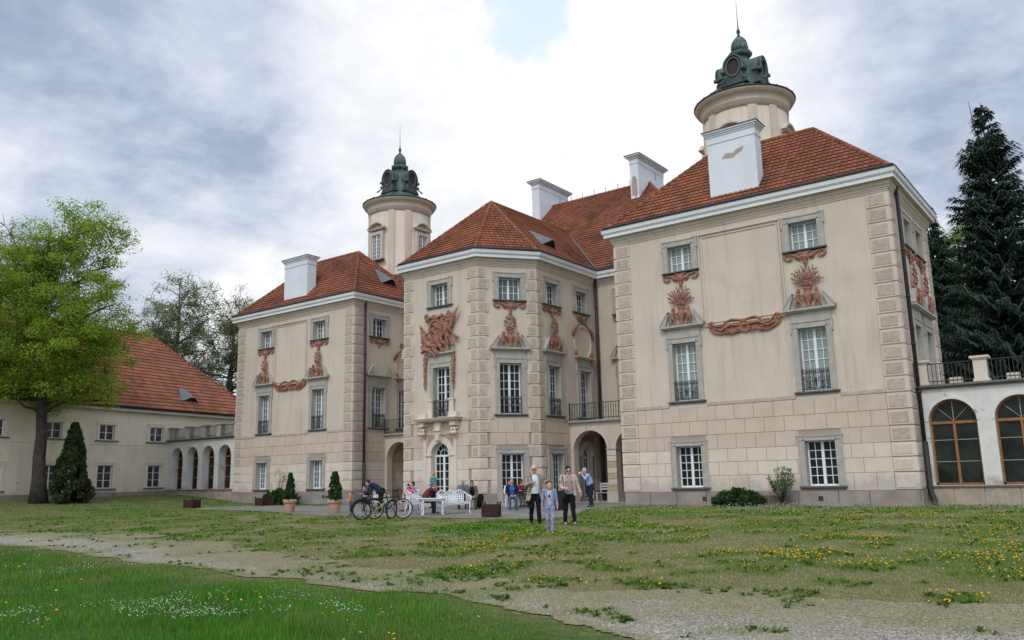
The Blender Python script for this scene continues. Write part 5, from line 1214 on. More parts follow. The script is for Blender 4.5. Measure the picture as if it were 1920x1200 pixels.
for i in range(15):
    a=R.uniform(0,6.28); e=Vector((math.cos(a)*R.uniform(.2,.68),math.sin(a)*R.uniform(.1,.4),R.uniform(.75,1.5))); m.tube([(0,0,0),e*.5+Vector((0,0,.1)),e],[.018,.012,.005],5); pts+=[e,e*.85,e*.7]
m.build('stems',BARK,T); leafcards('foliage',np.array([tuple(p) for p in pts]),np.full((45,3),.12),36,.034,[LF_GR],T,seed=3)
m=MB(); m.block(-.75,.75,0,.42,.12,.03); o=m.build('stone_trough',mat('trough_stone',(.20,.13,.10),(.14,.10,.085),3,.95)); o.location=(16.1,-.12,0); tag(o,'reddish brown stone slab leaning on the plinth behind the sapling','stone')
mound('low_shrub','wide dark shrub under the left pavilion wall behind the left pot','shrub',(-14.6,-.15,.02),1.7,.7,.85,LF_YW,260,42,.05,22)
T=thing('sapling','thin bare sapling between the two dark plants at the left pavilion','shrub',(-15.3,.25,.0),0); m=MB(); pts=[]
for i in range(7): a=R.uniform(0,6.28); e=Vector((math.cos(a)*.5,math.sin(a)*.3,R.uniform(1.3,2.3))); m.tube([(0,0,.2),e],[.02,.006],5); pts.append(e)
m.build('stems',BARK,T); leafcards('foliage',np.array([tuple(p) for p in pts]),np.full((7,3),.2),22,.04,[LF_GR],T,seed=3)
# ================================================================ PEOPLE
V3=Vector
CLOTH={}
def cm(name,c,rough=.85,c2=None,scale=8,**k):
    if name not in CLOTH: CLOTH[name]=mat(name,c,c2 or tuple(x*.72 for x in c),scale,rough,.003,120,spec=.15,**k)
    return CLOTH[name]
SKIN=mat('skin',(.56,.33,.24),(.48,.27,.19),6,.55,spec=.3); SKIN_C=mat('fair_skin',(.62,.39,.30),(.55,.33,.25),6,.55,spec=.3)
def rm(o,vs,it=2):
    r=o.modifiers.new('remesh','REMESH'); r.mode='VOXEL'; r.voxel_size=vs; r.use_smooth_shade=True
    if it: s_=o.modifiers.new('smooth','SMOOTH'); s_.iterations=it; s_.factor=.5
FOLD=bpy.data.textures.new('cloth_folds','CLOUDS'); FOLD.noise_scale=.09
def fold(o,st=.028):
    d=o.modifiers.new('folds','DISPLACE'); d.texture=FOLD; d.strength=st; d.mid_level=.5; d.texture_coords='LOCAL'
def hand(m,w,d,side,curl=.5,s=1.,palm=None):
    w=V3(w); d=V3(d).normalized(); pn=V3(palm) if palm else V3((side,0,0)); pn=(pn-d*pn.dot(d)).normalized(); sd=d.cross(pn).normalized()
    m.cap(w,w+d*.05*s,.024*s,.03*s); 
    for i in range(4):
        b=w+d*.085*s+sd*(i-1.5)*.019*s; l=(.062,.072,.067,.05)[i]*s; c1=d.lerp(pn,curl*.55).normalized(); c2=d.lerp(pn,min(.95,curl*1.3)).normalized()
        m.cap(w+d*.045*s+sd*(i-1.5)*.014*s,b,.0125*s,.0105*s,6); m.cap(b,b+c1*l*.55,.0102*s,.0092*s,6); m.cap(b+c1*l*.55,b+c1*l*.55+c2*l*.5,.0092*s,.0078*s,6)
    t=w+d*.025*s-sd*.02*s; e=t+(d*.6-sd*.7+pn*.35).normalized()*.045*s; m.cap(t,e,.013*s,.011*s,6); m.cap(e,e+(d*.85+pn*.4-sd*.1).normalized()*.03*s,.011*s,.009*s,6)
def lerp(a,b,t): return V3(a)*(1-t)+V3(b)*t
def ringloft(m,C,A,B,side,n=20,a0=0,a1=2*PI,mi=0,th=0):
    """rings of half width A along 'side' and half depth B; angles measured from the front"""
    full=abs(a1-a0-2*PI)<1e-6; k=n if full else n+1; vs=[];fs=[]
    for i_,(c,a,b,sd) in enumerate(zip(C,A,B,side)):
        c=V3(c); sd=V3(sd).normalized(); fr=(V3(C[min(i_+1,len(C)-1)])-V3(C[max(i_-1,0)])).cross(sd).normalized()
        for j in range(k): t=a0+(a1-a0)*j/n; vs.append(c+sd*a*math.sin(t)+fr*b*math.cos(t))
    for i in range(len(C)-1):
        for j in range(n if full else n): fs.append((i*k+j,i*k+(j+1)%k,(i+1)*k+(j+1)%k,(i+1)*k+j))
    if full: fs.append(tuple(range(k-1,-1,-1))); fs.append(tuple((len(C)-1)*k+j for j in range(k)))
    m.add(vs,fs,mi,True)
STAND=dict(hip=(0,0,.93),chest=(0,.0,1.30),neck=(0,.0,1.46),head=(0,.015,1.60),shL=(-.19,0,1.41),shR=(.19,0,1.41),elL=(-.24,-.02,1.13),elR=(.24,-.02,1.13),wrL=(-.25,.06,.89),wrR=(.25,.06,.89),
    knL=(-.10,.02,.49),knR=(.10,.02,.49),anL=(-.10,-.02,.08),anR=(.10,-.02,.08),look=(0,1,0),hdL=(0,.1,-1),hdR=(0,.1,-1),toeL=(0,1,-.05),toeR=(0,1,-.05))
SIT=dict(STAND,hip=(0,0,.52),chest=(0,.02,.88),neck=(0,.03,1.05),head=(0,.05,1.19),shL=(-.19,.02,.99),shR=(.19,.02,.99),elL=(-.25,.06,.74),elR=(.25,.06,.74),wrL=(-.13,.28,.66),wrR=(.13,.28,.66),
    knL=(-.13,.43,.50),knR=(.13,.43,.50),anL=(-.13,.42,.08),anR=(.13,.42,.08),hdL=(.3,1,-.2),hdR=(-.3,1,-.2))
def person(label,loc,az,h,pose,top,bottom,shoe,hair,sk=SKIN,skin_legs=False,short=False,jacket=None,hairlen='short',female=False,glasses=None,skirt=None,coatlen=.0,vs=.009,fat=1.,group=None,child=False,extra=None,curl=.5,bald=False,collar=None,toplow=0.):
    J=dict(pose); k=h/1.72; T=thing('person',label,'person',(loc[0],loc[1],loc[2] if len(loc)>2 else gnz(np.array(loc[0]),np.array(loc[1])).item()+.005),az-PI/2,group); T.scale=(k,k,k)
    g={a:V3(b) for a,b in J.items()}; hs=1.28 if child else 1.; lw=.85 if child else 1.
    side=(g['shR']-g['shL']).normalized(); hipL=g['hip']-V3((.095,0,0)); hipR=g['hip']+V3((.095,0,0))
    up=(g['neck']-g['hip']).normalized(); fr=up.cross(side).normalized()
    # --- body, one continuous skin
    m=MB(); hd=g['head']; lk=g['look'].normalized(); lr=lk.cross(V3((0,0,1))).normalized(); lu=lr.cross(lk); R=Matrix((lr,lk,lu)).transposed()
    def H(x,y,z): return hd+R@V3((x,y,z))*hs
    m.ball(H(0,-.012,.025),(.074*hs,.094*hs,.098*hs),14,10,0,R); m.ball(H(0,.02,-.045),(.056*hs,.068*hs,.072*hs),12,8,0,R); m.ball(H(0,.038,-.085),(.034*hs,.036*hs,.026*hs),8,6,0,R)
    m.cap(H(0,.080,.012),H(0,.102,-.022),.010*hs,.015*hs,6); m.cap(H(-.022,.084,-.058),H(.022,.084,-.058),.009*hs,.009*hs,6)
    for s_ in (-1,1): m.ball(H(s_*.076,-.005,-.005),(.012*hs,.022*hs,.032*hs),6,5,0,R); m.ball(H(s_*.034,.072,-.02),(.022*hs,.02*hs,.02*hs),6,5,0,R)
    m.cap(g['neck']-V3((0,0,.03)),H(0,-.015,-.07),.056*lw,.05*lw)
    m.cap(g['chest']-up*.03,g['neck']-V3((0,0,.05)),.085*lw,.055); m.cap(g['hip'],g['chest']-up*.04,.10*lw,.09*lw)
    for q,hp in (('L',hipL),('R',hipR)):
        s_=-1 if q=='L' else 1
        m.cap(g['chest']+up*.05,g['sh'+q],.06*lw,.045*lw); m.cap(g['sh'+q],g['el'+q],.046*lw,.036*lw); m.cap(g['el'+q],g['wr'+q],.036*lw,.024*lw)
        m.cap(hp,g['kn'+q],.082*lw,.055*lw); m.cap(lerp(g['kn'+q],g['an'+q],.0),lerp(g['kn'+q],g['an'+q],.35),.053*lw,.056*lw); m.cap(lerp(g['kn'+q],g['an'+q],.35),g['an'+q],.056*lw,.036*lw)
        t=V3(g['toe'+q]).normalized(); m.cap(g['an'+q]-V3((0,0,.035)),g['an'+q]+t*.13-V3((0,0,.045)),.034,.026)
        hand(m,g['wr'+q]+g['hd'+q].normalized()*.01,g['hd'+q],-s_,curl if not isinstance(curl,tuple) else curl[0 if q=='L' else 1],1.,None)
    o=m.build('body',sk,T); rm(o,vs*.85,1)
    # --- eyes and brows
    m=MB()
    for s_ in (-1,1): m.ball(H(s_*.031,.086,.004),(.011*hs,.008*hs,.006*hs),6,4,0,R); m.cap(H(s_*.018,.09,.026),H(s_*.046,.082,.027),.004,.003,4)
    m.build('eyes',cm('eye_dark',(.03,.02,.015)),T)
    if glasses:
        m=MB()
        for s_ in (-1,1): m.ball(H(s_*.034,.094,.002),(.028,.008,.02),8,5,0,R); m.cap(H(s_*.06,.085,.006),H(s_*.08,-.01,.006),.004,.004,4)
        m.cap(H(-.012,.1,.006),H(.012,.1,.006),.004,.004,4); m.build('sunglasses',cm('glasses_'+glasses,(.012,.01,.012) if glasses=='dark' else (.18,.02,.02),.2),T)
    # --- hair
    if not bald:
        m=MB(); m.ball(H(0,-.026,.045),(.082*hs,.098*hs,.094*hs),14,9,0,R)
        if hairlen!='short' or female: m.ball(H(0,-.062,.0),(.076*hs,.06*hs,.085*hs),12,8,0,R)
        if hairlen=='short' and not female: m.ball(H(0,-.06,.0),(.07*hs,.05*hs,.06*hs),10,7,0,R)
        if hairlen=='bun': m.ball(H(0,-.12,.05),.038*hs,8,6)
        if hairlen=='tail': m.cap(H(0,-.11,.03),H(0,-.135,-.12),.032*hs,.016*hs)
        if hairlen=='bob':
            for s_ in (-1,1): m.cap(H(s_*.066,.01,.03),H(s_*.07,.0,-.06),.028*hs,.024*hs); m.ball(H(0,.05,.088),(.06,.04,.025),8,5,0,R)
        if hairlen=='long':
            for s_ in (-1,0,1): m.cap(H(s_*.05,-.06,.0),H(s_*.06,-.08,-.2),.04*hs,.03*hs)
        o=m.build('hair',hair,T); rm(o,.01,1)
        # keep the face clear of hair: cut by a soft wedge is not needed, the cap sits behind the brow
    else:
        m=MB()
        for s_ in (-1,1): m.cap(H(s_*.07,-.02,.0),H(s_*.055,-.075,-.005),.018,.022,6)
        m.ball(H(0,-.08,-.01),(.055,.03,.04),8,5,0,R); o=m.build('hair',hair,T); rm(o,.01,1)
    # --- trousers or skirt
    e=.016
    if bottom:
        m=MB(); m.ball(g['hip']+V3((0,-.01,.02)),(.165*fat,.125*fat,.12),14,9)
        for q,hp in (('L',hipL),('R',hipR)):
            an=lerp(g['kn'+q],g['an'+q],.96 if not skin_legs else .02)
            m.cap(hp,g['kn'+q],(.092*lw+e)*fat**.5,.062*lw+e)
            if not skin_legs: m.cap(g['kn'+q],an,.060*lw+e,.046*lw+e)
        o=m.build('trousers' if not skin_legs else 'shorts',bottom,T); rm(o,.013,2); fold(o)
    # --- shoes
    m=MB()
    for q in 'LR': t=V3(g['toe'+q]).normalized(); a=g['an'+q]; m.cap(a-V3((0,0,.03))-t*.03,a+t*.15-V3((0,0,.048)),.046,.036,8); m.box(*( [a.x-.0,a.x+.001]+[a.y,a.y+.001]+[a.z,a.z+.001]))
    o=m.build('shoes',shoe,T); rm(o,.011,1)
    # --- top
    m=MB(); base=g['hip']+up*(.01-toplow); c=g['chest']; n_=g['neck']; sd=side
    Cs=[base,lerp(base,c,.35),lerp(base,c,.75),c+up*.04,lerp(c,n_,.62),n_-up*.01]; wf=fat
    A=[.168*wf,.155*wf if female else .160*wf,.170*wf,.185,.145,.066]; B=[.125*wf,.118*wf+.02*(wf-1)*5,.125*wf,.12,.095,.062]
    if child: A=[x*.84 for x in A];B=[x*.84 for x in B]
    ringloft(m,Cs,A,B,[sd]*6)
    if female and not child:
        for s_ in (-1,1): m.ball(c+side*.075*s_+fr*.095-up*.02,(.065,.055,.06),8,6)
    for q in 'LR':
        m.cap(lerp(c+up*.07,g['sh'+q],.4),g['sh'+q],.075*lw,.062*lw); 
        if short: m.cap(g['sh'+q],lerp(g['sh'+q],g['el'+q],.75),.064*lw,.058*lw)
        else: m.cap(g['sh'+q],g['el'+q],.062*lw,.052*lw); m.cap(g['el'+q],lerp(g['el'+q],g['wr'+q],.93),.052*lw,.038*lw)
    o=m.build('shirt' if jacket or not female else 'top',top,T); rm(o,.012,2); fold(o,.024)
    if collar: m=MB(); m.tube([n_+side*.07*math.cos(t)+fr*.065*math.sin(t)-up*(.02+.03*max(0,math.sin(t))) for t in [2*PI*i/14 for i in range(15)]],.022,6); m.build('collar' if collar is not SCARF else 'scarf',collar,T)
    # --- open jacket
    if jacket:
        m=MB(); lo=base-up*coatlen; Cs=[lo,base,lerp(base,c,.4),c,lerp(c,n_,.5),n_-up*.0]; fl=1+coatlen*1.1
        A=[.205*fl*wf,.195*wf,.185*wf,.205,.185,.09];B=[.165*fl*wf,.155*wf,.148*wf,.15,.12,.085]
        if child: A=[x*.80 for x in A];B=[x*.82 for x in B]
        ringloft(m,Cs,A,B,[sd]*6,22,rad(34),rad(326)); o=m.build('jacket',jacket,T); sl=o.modifiers.new('thick','SOLIDIFY'); sl.thickness=.014; sb_=o.modifiers.new('sub','SUBSURF'); sb_.levels=sb_.render_levels=2; fold(o,.04)
        m=MB()
        for q in 'LR': m.cap(lerp(c+up*.08,g['sh'+q],.6),g['sh'+q],.082*lw,.076*lw); m.cap(g['sh'+q],g['el'+q],.075*lw,.062*lw); m.cap(g['el'+q],lerp(g['el'+q],g['wr'+q],.94),.062*lw,.046*lw)
        o=m.build('jacket_sleeves',jacket,T); rm(o,.012,2); fold(o)
    if extra: extra(T,g,side,fr,up,H)
    return T
SCARF=cm('pink_scarf',(.55,.10,.25))
aL=fa+PI/2; aR=fa-PI/2; aC=fa+PI; aB=fa
def P(base,**k): d=dict(base); d.update(k); return d
BLACK=cm('black_cloth',(.012,.012,.014)); NAVY=cm('navy_cloth',(.02,.032,.085)); JEAN=cm('blue_denim',(.075,.12,.21)); DJEAN=cm('dark_denim',(.02,.028,.055)); LJEAN=cm('light_denim',(.22,.32,.52))
SHB=cm('black_shoe',(.012,.011,.011),.4); SHR=cm('red_shoe',(.55,.10,.07)); SHG=cm('grey_shoe',(.3,.3,.32)); SHBE=cm('beige_shoe',(.45,.33,.27))
HW=cm('white_hair',(.60,.59,.57)); HG=cm('grey_hair',(.20,.18,.16)); HB=cm('brown_hair',(.07,.04,.025)); HK=cm('black_hair',(.014,.012,.011)); HY=cm('blond_hair',(.45,.29,.13)); HA=cm('auburn_hair',(.10,.03,.018))
# the three walking over the grass
def bag_strap(T,g,side,fr,up,H):
    m=MB(); a=g['shR']; pts=[a+up*.05-side*.06-fr*.09,a+up*.09-side*.06,a+fr*.12-side*.07-up*.02,g['chest']+fr*.17+side*.06-up*.1,g['hip']+side*.2+fr*.12-up*.0]
    m.tube(pts,.02,6,0,True,True,None,.3); m.build('bag_strap',BLACK,T)
person('white haired man in open beige coat, white shirt and black trousers walking on grass',(13.08,-11.97),aC+.12,1.74,
   P(STAND,knL=(-.10,.10,.50),anL=(-.11,.12,.08),knR=(.10,.04,.49),anR=(.10,-.16,.10),elR=(.27,.04,1.14),wrR=(.12,.24,1.22),hdR=(-1,.3,.1),elL=(-.27,-.03,1.14),wrL=(-.28,.10,.92),look=(-.08,1,.02)),
   cm('white_shirt',(.72,.76,.86)),BLACK,SHB,HW,jacket=cm('beige_coat',(.36,.31,.22)),coatlen=.22,glasses='red',fat=1.12,extra=bag_strap,curl=(.4,.8),toplow=.06)
def girlprint(T,g,side,fr,up,H):
    m=MB(); c=g['chest']+fr*.112; m.extr([(-.03,-.06),(.0,-.0),(.035,-.05),(.05,-.12),(.01,-.1),(-.04,-.12)],0,.006); o=m.build('shirt_print',cm('print_dark',(.03,.06,.10)),T); o.location=c-up*.0
    m=MB(); m.extr([(-.05,-.16),(.045,-.15),(.05,-.21),(-.03,-.22)],0,.006); o=m.build('shirt_print',cm('print_yellow',(.7,.68,.12)),T); o.location=c
    m=MB(); m.extr([(-.0,-.0),(.03,.0),(.035,-.11),(.005,-.12)],0,.006); o=m.build('jacket_print',cm('print_red',(.35,.04,.08)),T); o.location=c+side*.13+fr*.03-up*.05
leg=mat('patterned_leggings',(.42,.44,.56),(.10,.11,.22),26,.8,spec=.1)
person('young girl in lilac jacket and patterned leggings walking ahead of the two adults',(15.55,-14.76),aC-.05,1.33,
   P(STAND,hip=(0,0,.88),knL=(-.08,.08,.47),anL=(-.07,.10,.08),knR=(.08,.02,.46),anR=(.08,-.1,.10),head=(0,.015,1.57),elL=(-.23,-.02,1.14),elR=(.23,-.02,1.14),wrL=(-.26,.02,.89),wrR=(.26,.0,.89),look=(-.25,1,0)),
   cm('pale_tshirt',(.50,.52,.60)),leg,SHG,HB,SKIN_C,jacket=cm('lilac_jacket',(.30,.33,.50)),coatlen=.04,hairlen='tail',child=True,extra=girlprint,female=False,toplow=.06)
def handbag(T,g,side,fr,up,H):
    m=MB(); b=g['wrR']+side*.10-V3((0,0,.16)); m.block(-.15,.15,-.13,.10,.05,.03); m.xf(Matrix.Translation(b)); m.box(b.x-.15,b.x+.15,b.y,b.y+.05,b.z-.13,b.z+.1)
    m.tube([b+V3((-.12,0,.1)),g['shR']+V3((0,.08,.04)),g['shR']+V3((.0,-.05,.06)),b+V3((.1,.03,.1))],.012,5); m.build('handbag',cm('bag_leather',(.02,.022,.028),.5),T)
striped=mat('grey_print_top',(.42,.38,.36),(.16,.13,.13),30,.8)
person('woman in pale pink blazer and black trousers with dark sunglasses and a black handbag',(14.43,-12.12),aC+.1,1.68,
   P(STAND,knL=(-.10,.10,.49),anL=(-.13,.15,.09),knR=(.11,.0,.49),anR=(.12,-.08,.08),elR=(.27,-.02,1.15),wrR=(.20,.20,1.07),hdR=(-.9,.4,.1),elL=(-.28,-.02,1.15),wrL=(-.36,.05,.93),look=(-.1,1,-.22)),
   striped,BLACK,SHBE,HK,SKIN_C,jacket=cm('pale_pink_blazer',(.62,.47,.40)),coatlen=.05,hairlen='bun',female=True,glasses='dark',fat=1.12,extra=handbag,toplow=.04)
def cup(T,g,side,fr,up,H):
    m=MB(Matrix.Translation(g['wrL']+V3((.04,.09,.04)))); m.lathe([(.026,-.05),(.04,.05),(.036,.05),(.02,-.04)],12); m.build('cup',cm('white_cup',(.8,.8,.8),.4),T)
    m=MB(); w_=g['wrR']; m.cap(w_+V3((0,.02,-.04)),w_+V3((.02,-.05,-.36)),.10,.13,12); m.cap(w_+V3((-.05,.0,-.05)),w_+V3((-.28,-.12,-.16)),.08,.05,10); m.cap(w_+V3((.0,.08,-.05)),w_+V3((.05,.13,-.28)),.07,.06,10); o=m.build('carried_jacket',NAVY,T); rm(o,.016,3)
person('old man in light blue shirt drinking from a white cup, dark jacket over his arm',(9.05,-2.19),aL+.25,1.70,
   P(STAND,chest=(0,.10,1.27),neck=(0,.19,1.42),head=(0,.27,1.53),shL=(-.19,.14,1.37),shR=(.19,.14,1.37),elL=(-.22,.32,1.2),wrL=(-.06,.40,1.40),hdL=(.3,.2,1),elR=(.25,.05,1.1),wrR=(.22,-.02,.93),look=(0,1,-.25),knL=(-.1,.04,.49)),
   cm('light_blue_shirt',(.34,.46,.74)),DJEAN,SHB,HW,curl=.7,extra=cup,fat=1.08)
# left group
person('toddler boy in orange shirt and blue jeans standing beside the right terracotta pot',(2.36,-9.74),aL+.1,.96,
   P(STAND,head=(0,.0,1.56),elL=(-.22,.0,1.15),wrL=(-.18,.22,1.1),hdL=(0,1,.2)),cm('orange_shirt',(.78,.24,.03)),JEAN,SHB,cm('sandy_hair',(.25,.13,.06)),SKIN_C,short=True,child=True)
person('small boy in blue grey sweatshirt standing behind the green framed bicycle',(.95,-7.65),aL+.9,1.12,
   P(STAND,head=(0,.05,1.55),elR=(.24,.1,1.16),wrR=(.18,.34,1.2),hdR=(0,1,0),elL=(-.24,.1,1.16),wrL=(-.1,.36,1.2),hdL=(0,1,0)),cm('blue_grey_sweatshirt',(.10,.15,.24)),cm('charcoal_cloth',(.03,.035,.05)),SHG,HB,SKIN_C,child=True)
person('woman in navy jacket, pink scarf and red shoes bending over towards a child',(2.35,-8.15),aL-.15,1.70,
   P(STAND,hip=(0,-.12,.93),chest=(0,.22,1.14),neck=(0,.40,1.24),head=(0,.53,1.28),shL=(-.19,.34,1.20),shR=(.19,.34,1.20),elL=(-.22,.42,.94),elR=(.22,.42,.94),wrL=(-.14,.58,.78),wrR=(.14,.58,.78),hdL=(.1,.8,-.5),hdR=(-.1,.8,-.5),look=(0,1,-.25),knL=(-.1,-.05,.49),knR=(.1,.0,.49)),
   NAVY,BLACK,SHR,HB,SKIN_C,female=True,glasses='dark',collar=SCARF,hairlen='tail')
person('little child in white and pink top and pale jeans sitting on the leftmost white chair',(1.62,-7.30,-.02+.06),aR+.5,1.05,
   P(SIT,knL=(-.12,.36,.5),knR=(.12,.36,.5),anL=(-.12,.38,.15),anR=(.12,.38,.15)),cm('white_pink_top',(.70,.52,.55),c2=(.75,.72,.72)),LJEAN,SHB,HY,SKIN_C,child=True)
person('girl in bright pink hooded jacket and dark shorts sitting near the portal',(2.55,-6.45,-.02),aL+.7,1.55,
   P(SIT,chest=(0,.07,.87),neck=(0,.12,1.03),head=(0,.17,1.16),elL=(-.22,.2,.8),elR=(.22,.2,.8),wrL=(-.07,.3,.98),wrR=(.1,.34,.8),hdL=(.2,.2,1),look=(-.3,1,-.3)),
   cm('bright_pink_jacket',(.72,.10,.27)),cm('dark_shorts',(.02,.025,.045)),SHB,HB,SKIN_C,skin_legs=True,female=True,hairlen='long',child=False,collar=cm('bright_pink_jacket',(.72,.10,.27)))
person('dark haired person in grey green top sitting beyond the girl in pink',(1.75,-5.45,-.01),aC-.7,1.62,
   P(SIT,look=(-.2,1,-.2)),cm('grey_green_top',(.20,.21,.18)),DJEAN,SHB,HK,hairlen='bob',female=True)
person('man in maroon sweater leaning across the white garden table, back to the building',(4.85,-8.15,-.04),aR+.25,1.76,
   P(SIT,chest=(0,.20,.82),neck=(0,.36,.95),head=(0,.46,1.06),shL=(-.19,.30,.94),shR=(.19,.30,.94),elL=(-.24,.55,.84),elR=(.24,.56,.82),wrL=(-.08,.80,.76),wrR=(.16,.82,.76),hdL=(.1,1,0),hdR=(-.1,1,0),look=(.1,1,-.35)),
   cm('maroon_sweater',(.17,.035,.045)),DJEAN,SHB,HG,fat=1.1)
person('blond woman in turquoise top standing in front of the arched door',(1.56,-3.95),aL-.45,1.66,
   P(STAND,elL=(-.23,-.02,1.14),wrL=(-.10,.20,1.08),hdL=(.8,.5,0),elR=(.23,-.04,1.14),wrR=(.23,.14,.96),hdR=(0,.8,-.4),look=(-.5,1,.1)),cm('turquoise_top',(.07,.34,.42)),cm('dark_navy_trousers',(.015,.02,.04)),SHB,HY,SKIN_C,short=True,female=True,hairlen='bob',fat=1.12,toplow=.1)
person('bald man in grey blue shirt seated by the wall with his hand at his chin',(3.7,-4.3,0),aC-.1,1.74,
   P(SIT,chest=(0,.08,.87),neck=(0,.14,1.03),head=(0,.20,1.15),elL=(-.20,.30,.78),wrL=(-.08,.30,1.02),hdL=(.3,0,1),elR=(.26,.12,.76),wrR=(.1,.36,.72)),cm('grey_blue_shirt',(.15,.19,.27)),cm('charcoal_cloth',(.03,.035,.05)),SHB,HG,bald=True,fat=1.1)
person('black haired woman in grey cardigan over a black top seated beside the bald man',(4.55,-4.75,0),aC+.15,1.64,
   P(SIT,chest=(0,.06,.87),neck=(0,.1,1.03),head=(0,.14,1.16),wrL=(-.10,.42,.58),wrR=(.02,.44,.56)),BLACK,cm('khaki_trousers',(.10,.09,.06)),SHB,HK,jacket=cm('grey_cardigan',(.15,.15,.145)),female=True,hairlen='bob')
person('woman in white jacket seated on the step of the tall window',(5.53,-3.3,.0),aC-.1,1.6,P(SIT,look=(.2,1,-.3),knL=(-.1,.4,.5),knR=(.1,.4,.52)),cm('white_cloth',(.74,.75,.78)),cm('white_cloth',(.74,.75,.78)),SHG,HB,SKIN_C,female=True,hairlen='bob')
person('grey haired woman in blue blouse, navy vest and jeans seated facing the lawn',(6.75,-4.75,0),aC+.1,1.66,P(SIT,look=(.5,1,-.2),elL=(-.27,.05,.76),wrL=(-.12,.32,.60),wrR=(.08,.34,.60)),cm('blue_blouse',(.06,.13,.42)),JEAN,cm('navy_shoe',(.03,.035,.09)),HG,SKIN_C,jacket=cm('navy_vest',(.015,.02,.05)),female=True,hairlen='short')
person('auburn haired woman in dark red top at the far side of the bistro table',(5.95,-3.05),aR-.5,1.62,P(SIT,look=(-.3,1,-.1),wrL=(-.1,.38,.76),wrR=(.1,.4,.76)),cm('dark_red_top',(.22,.03,.06)),DJEAN,SHB,HA,female=True,hairlen='bob')
person('dark haired man in dark patterned jacket seated behind the auburn haired woman',(5.85,-2.2),aL-.7,1.76,P(SIT,look=(.2,1,-.2),wrL=(-.1,.38,.78),wrR=(.1,.4,.78)),mat('dark_patterned_cloth',(.02,.04,.05),(.09,.12,.12),18,.85),DJEAN,SHB,HK)
# ================================================================ FURNITURE
CAST=mat('white_cast_metal',(.78,.80,.84),(.70,.72,.76),5,.5,spec=.3)
def lattice(m,W_,z0,z1,nx,nz,y=0,t=.018,xo=0,ypos=None):
    for i in range(nx):
        for j in range(nz):
            a,b=-W_/2+W_*i/nx,-W_/2+W_*(i+1)/nx; c,d=z0+(z1-z0)*j/nz,z0+(z1-z0)*(j+1)/nz; cx,cz=(a+b)/2+xo,(c+d)/2; hx,hz=(b-a)/2,(d-c)/2
            O=[(hx,0),(hx,hz),(0,hz),(-hx,hz),(-hx,0),(-hx,-hz),(0,-hz),(hx,-hz)]; Q=[(hx*.62*math.cos(k*PI/4),hz*.72*math.sin(k*PI/4)) for k in range(8)]
            for k in range(8):
                o0,o1,q0,q1=O[k],O[(k+1)%8],Q[k],Q[(k+1)%8]
                P_=[(cx+u,cz+v) for u,v in (o0,o1,q1,q0)]
                yf=(lambda x:y) if ypos is None else ypos
                m.add([(px,yf(px)-t/2,pz) for px,pz in P_]+[(px,yf(px)+t/2,pz) for px,pz in P_],[(0,1,2,3),(7,6,5,4),(2,6,7,3),(0,4,5,1)],0)
def cabriole(m,x,y,sx,sy,h=.42):
    m.tube([(x,y,h),(x+sx*.05,y+sy*.05,h-.08),(x+sx*.03,y+sy*.03,h-.22),(x+sx*.01,y+sy*.01,.1),(x+sx*.05,y+sy*.05,.02),(x+sx*.09,y+sy*.09,.02)],[.032,.034,.022,.016,.022,.028],7)
def garden_seat(name,label,loc,az,W_,humps,group,cat):
    T=thing(name,label,cat,(loc[0],loc[1],gnz(np.array(loc[0]),np.array(loc[1])).item()+.006),az-PI/2,group); h=W_/2
    m=MB(); m.block(-h,h,0,.5,0,0) if 0 else m.box(-h,h,-.24,.24,.42,.45); m.box(-h+.02,h-.02,-.22,.22,.38,.42); m.build('seat',CAST,T)
    yb=lambda x:-.25-.03*(1-(x/h)**2)
    m=MB(); lattice(m,W_*.92,.47,.74,4*humps+ (2 if humps==1 else 0),4 if humps==1 else 3,ypos=yb)
    for i in range(humps):
        cx=-h*.92+W_*.92*(i+.5)/humps; r=W_*.46/humps; n=14
        pts=[(cx-r*math.cos(PI*k/n),yb(cx),.74+.16*math.sin(PI*k/n)) for k in range(n+1)]; m.tube(pts,.017,6)
        for k in range(2,n-1,2): m.tube([(cx-r*.55*math.cos(PI*k/n),yb(cx),.75),pts[k]],.011,4)
        m.tube([(cx,yb(cx)-.01,.90),(cx,yb(cx)-.01,.94)],[.04,.012],6)
    m.build('backrest',CAST,T)
    for s_ in (-1,1):
        m=MB(); m.tube([(s_*h*.93,-.26,.84),(s_*h,-.14,.74),(s_*(h+.02),.05,.68),(s_*(h+.03),.2,.65),(s_*(h+.01),.25,.58),(s_*h,.22,.45)],[.018,.02,.022,.024,.02,.018],6)
        for k in range(5): y=-.18+.085*k; m.tube([(s_*h,y-.02,.45),(s_*(h+.01),y+.02,.56),(s_*(h+.01),y,.70-.015*k)],.012,4)
        m.build('armrest',CAST,T)
    for s_ in (-1,1):
        m=MB(); cabriole(m,s_*(h-.05),.20,s_*.4,.6); m.build('leg',CAST,T)
        m=MB(); m.tube([(s_*(h-.05),-.22,.45),(s_*(h-.03),-.27,.2),(s_*(h-.01),-.34,.0)],.02,6); m.build('leg',CAST,T)
    m=MB(); m.tube([(-h+.06,.2,.40),(-h*.4,.22,.33),(0,.22,.38),(h*.4,.22,.33),(h-.06,.2,.40)],.014,5); m.build('apron',CAST,T)
    return T
G1='white cast garden seats'
garden_seat('garden_chair','white lattice armchair nearest the grass with its back to the bicycles',(4.75,-8.55),aR+.45,.56,1,G1,'chair')
garden_seat('garden_chair','leftmost white lattice chair, half hidden by the bent woman',(1.55,-7.25),aR+1.1,.52,1,G1,'chair')
garden_seat('garden_chair','white lattice chair under the girl in pink',(2.6,-6.5),aL+.7,.54,1,G1,'chair')
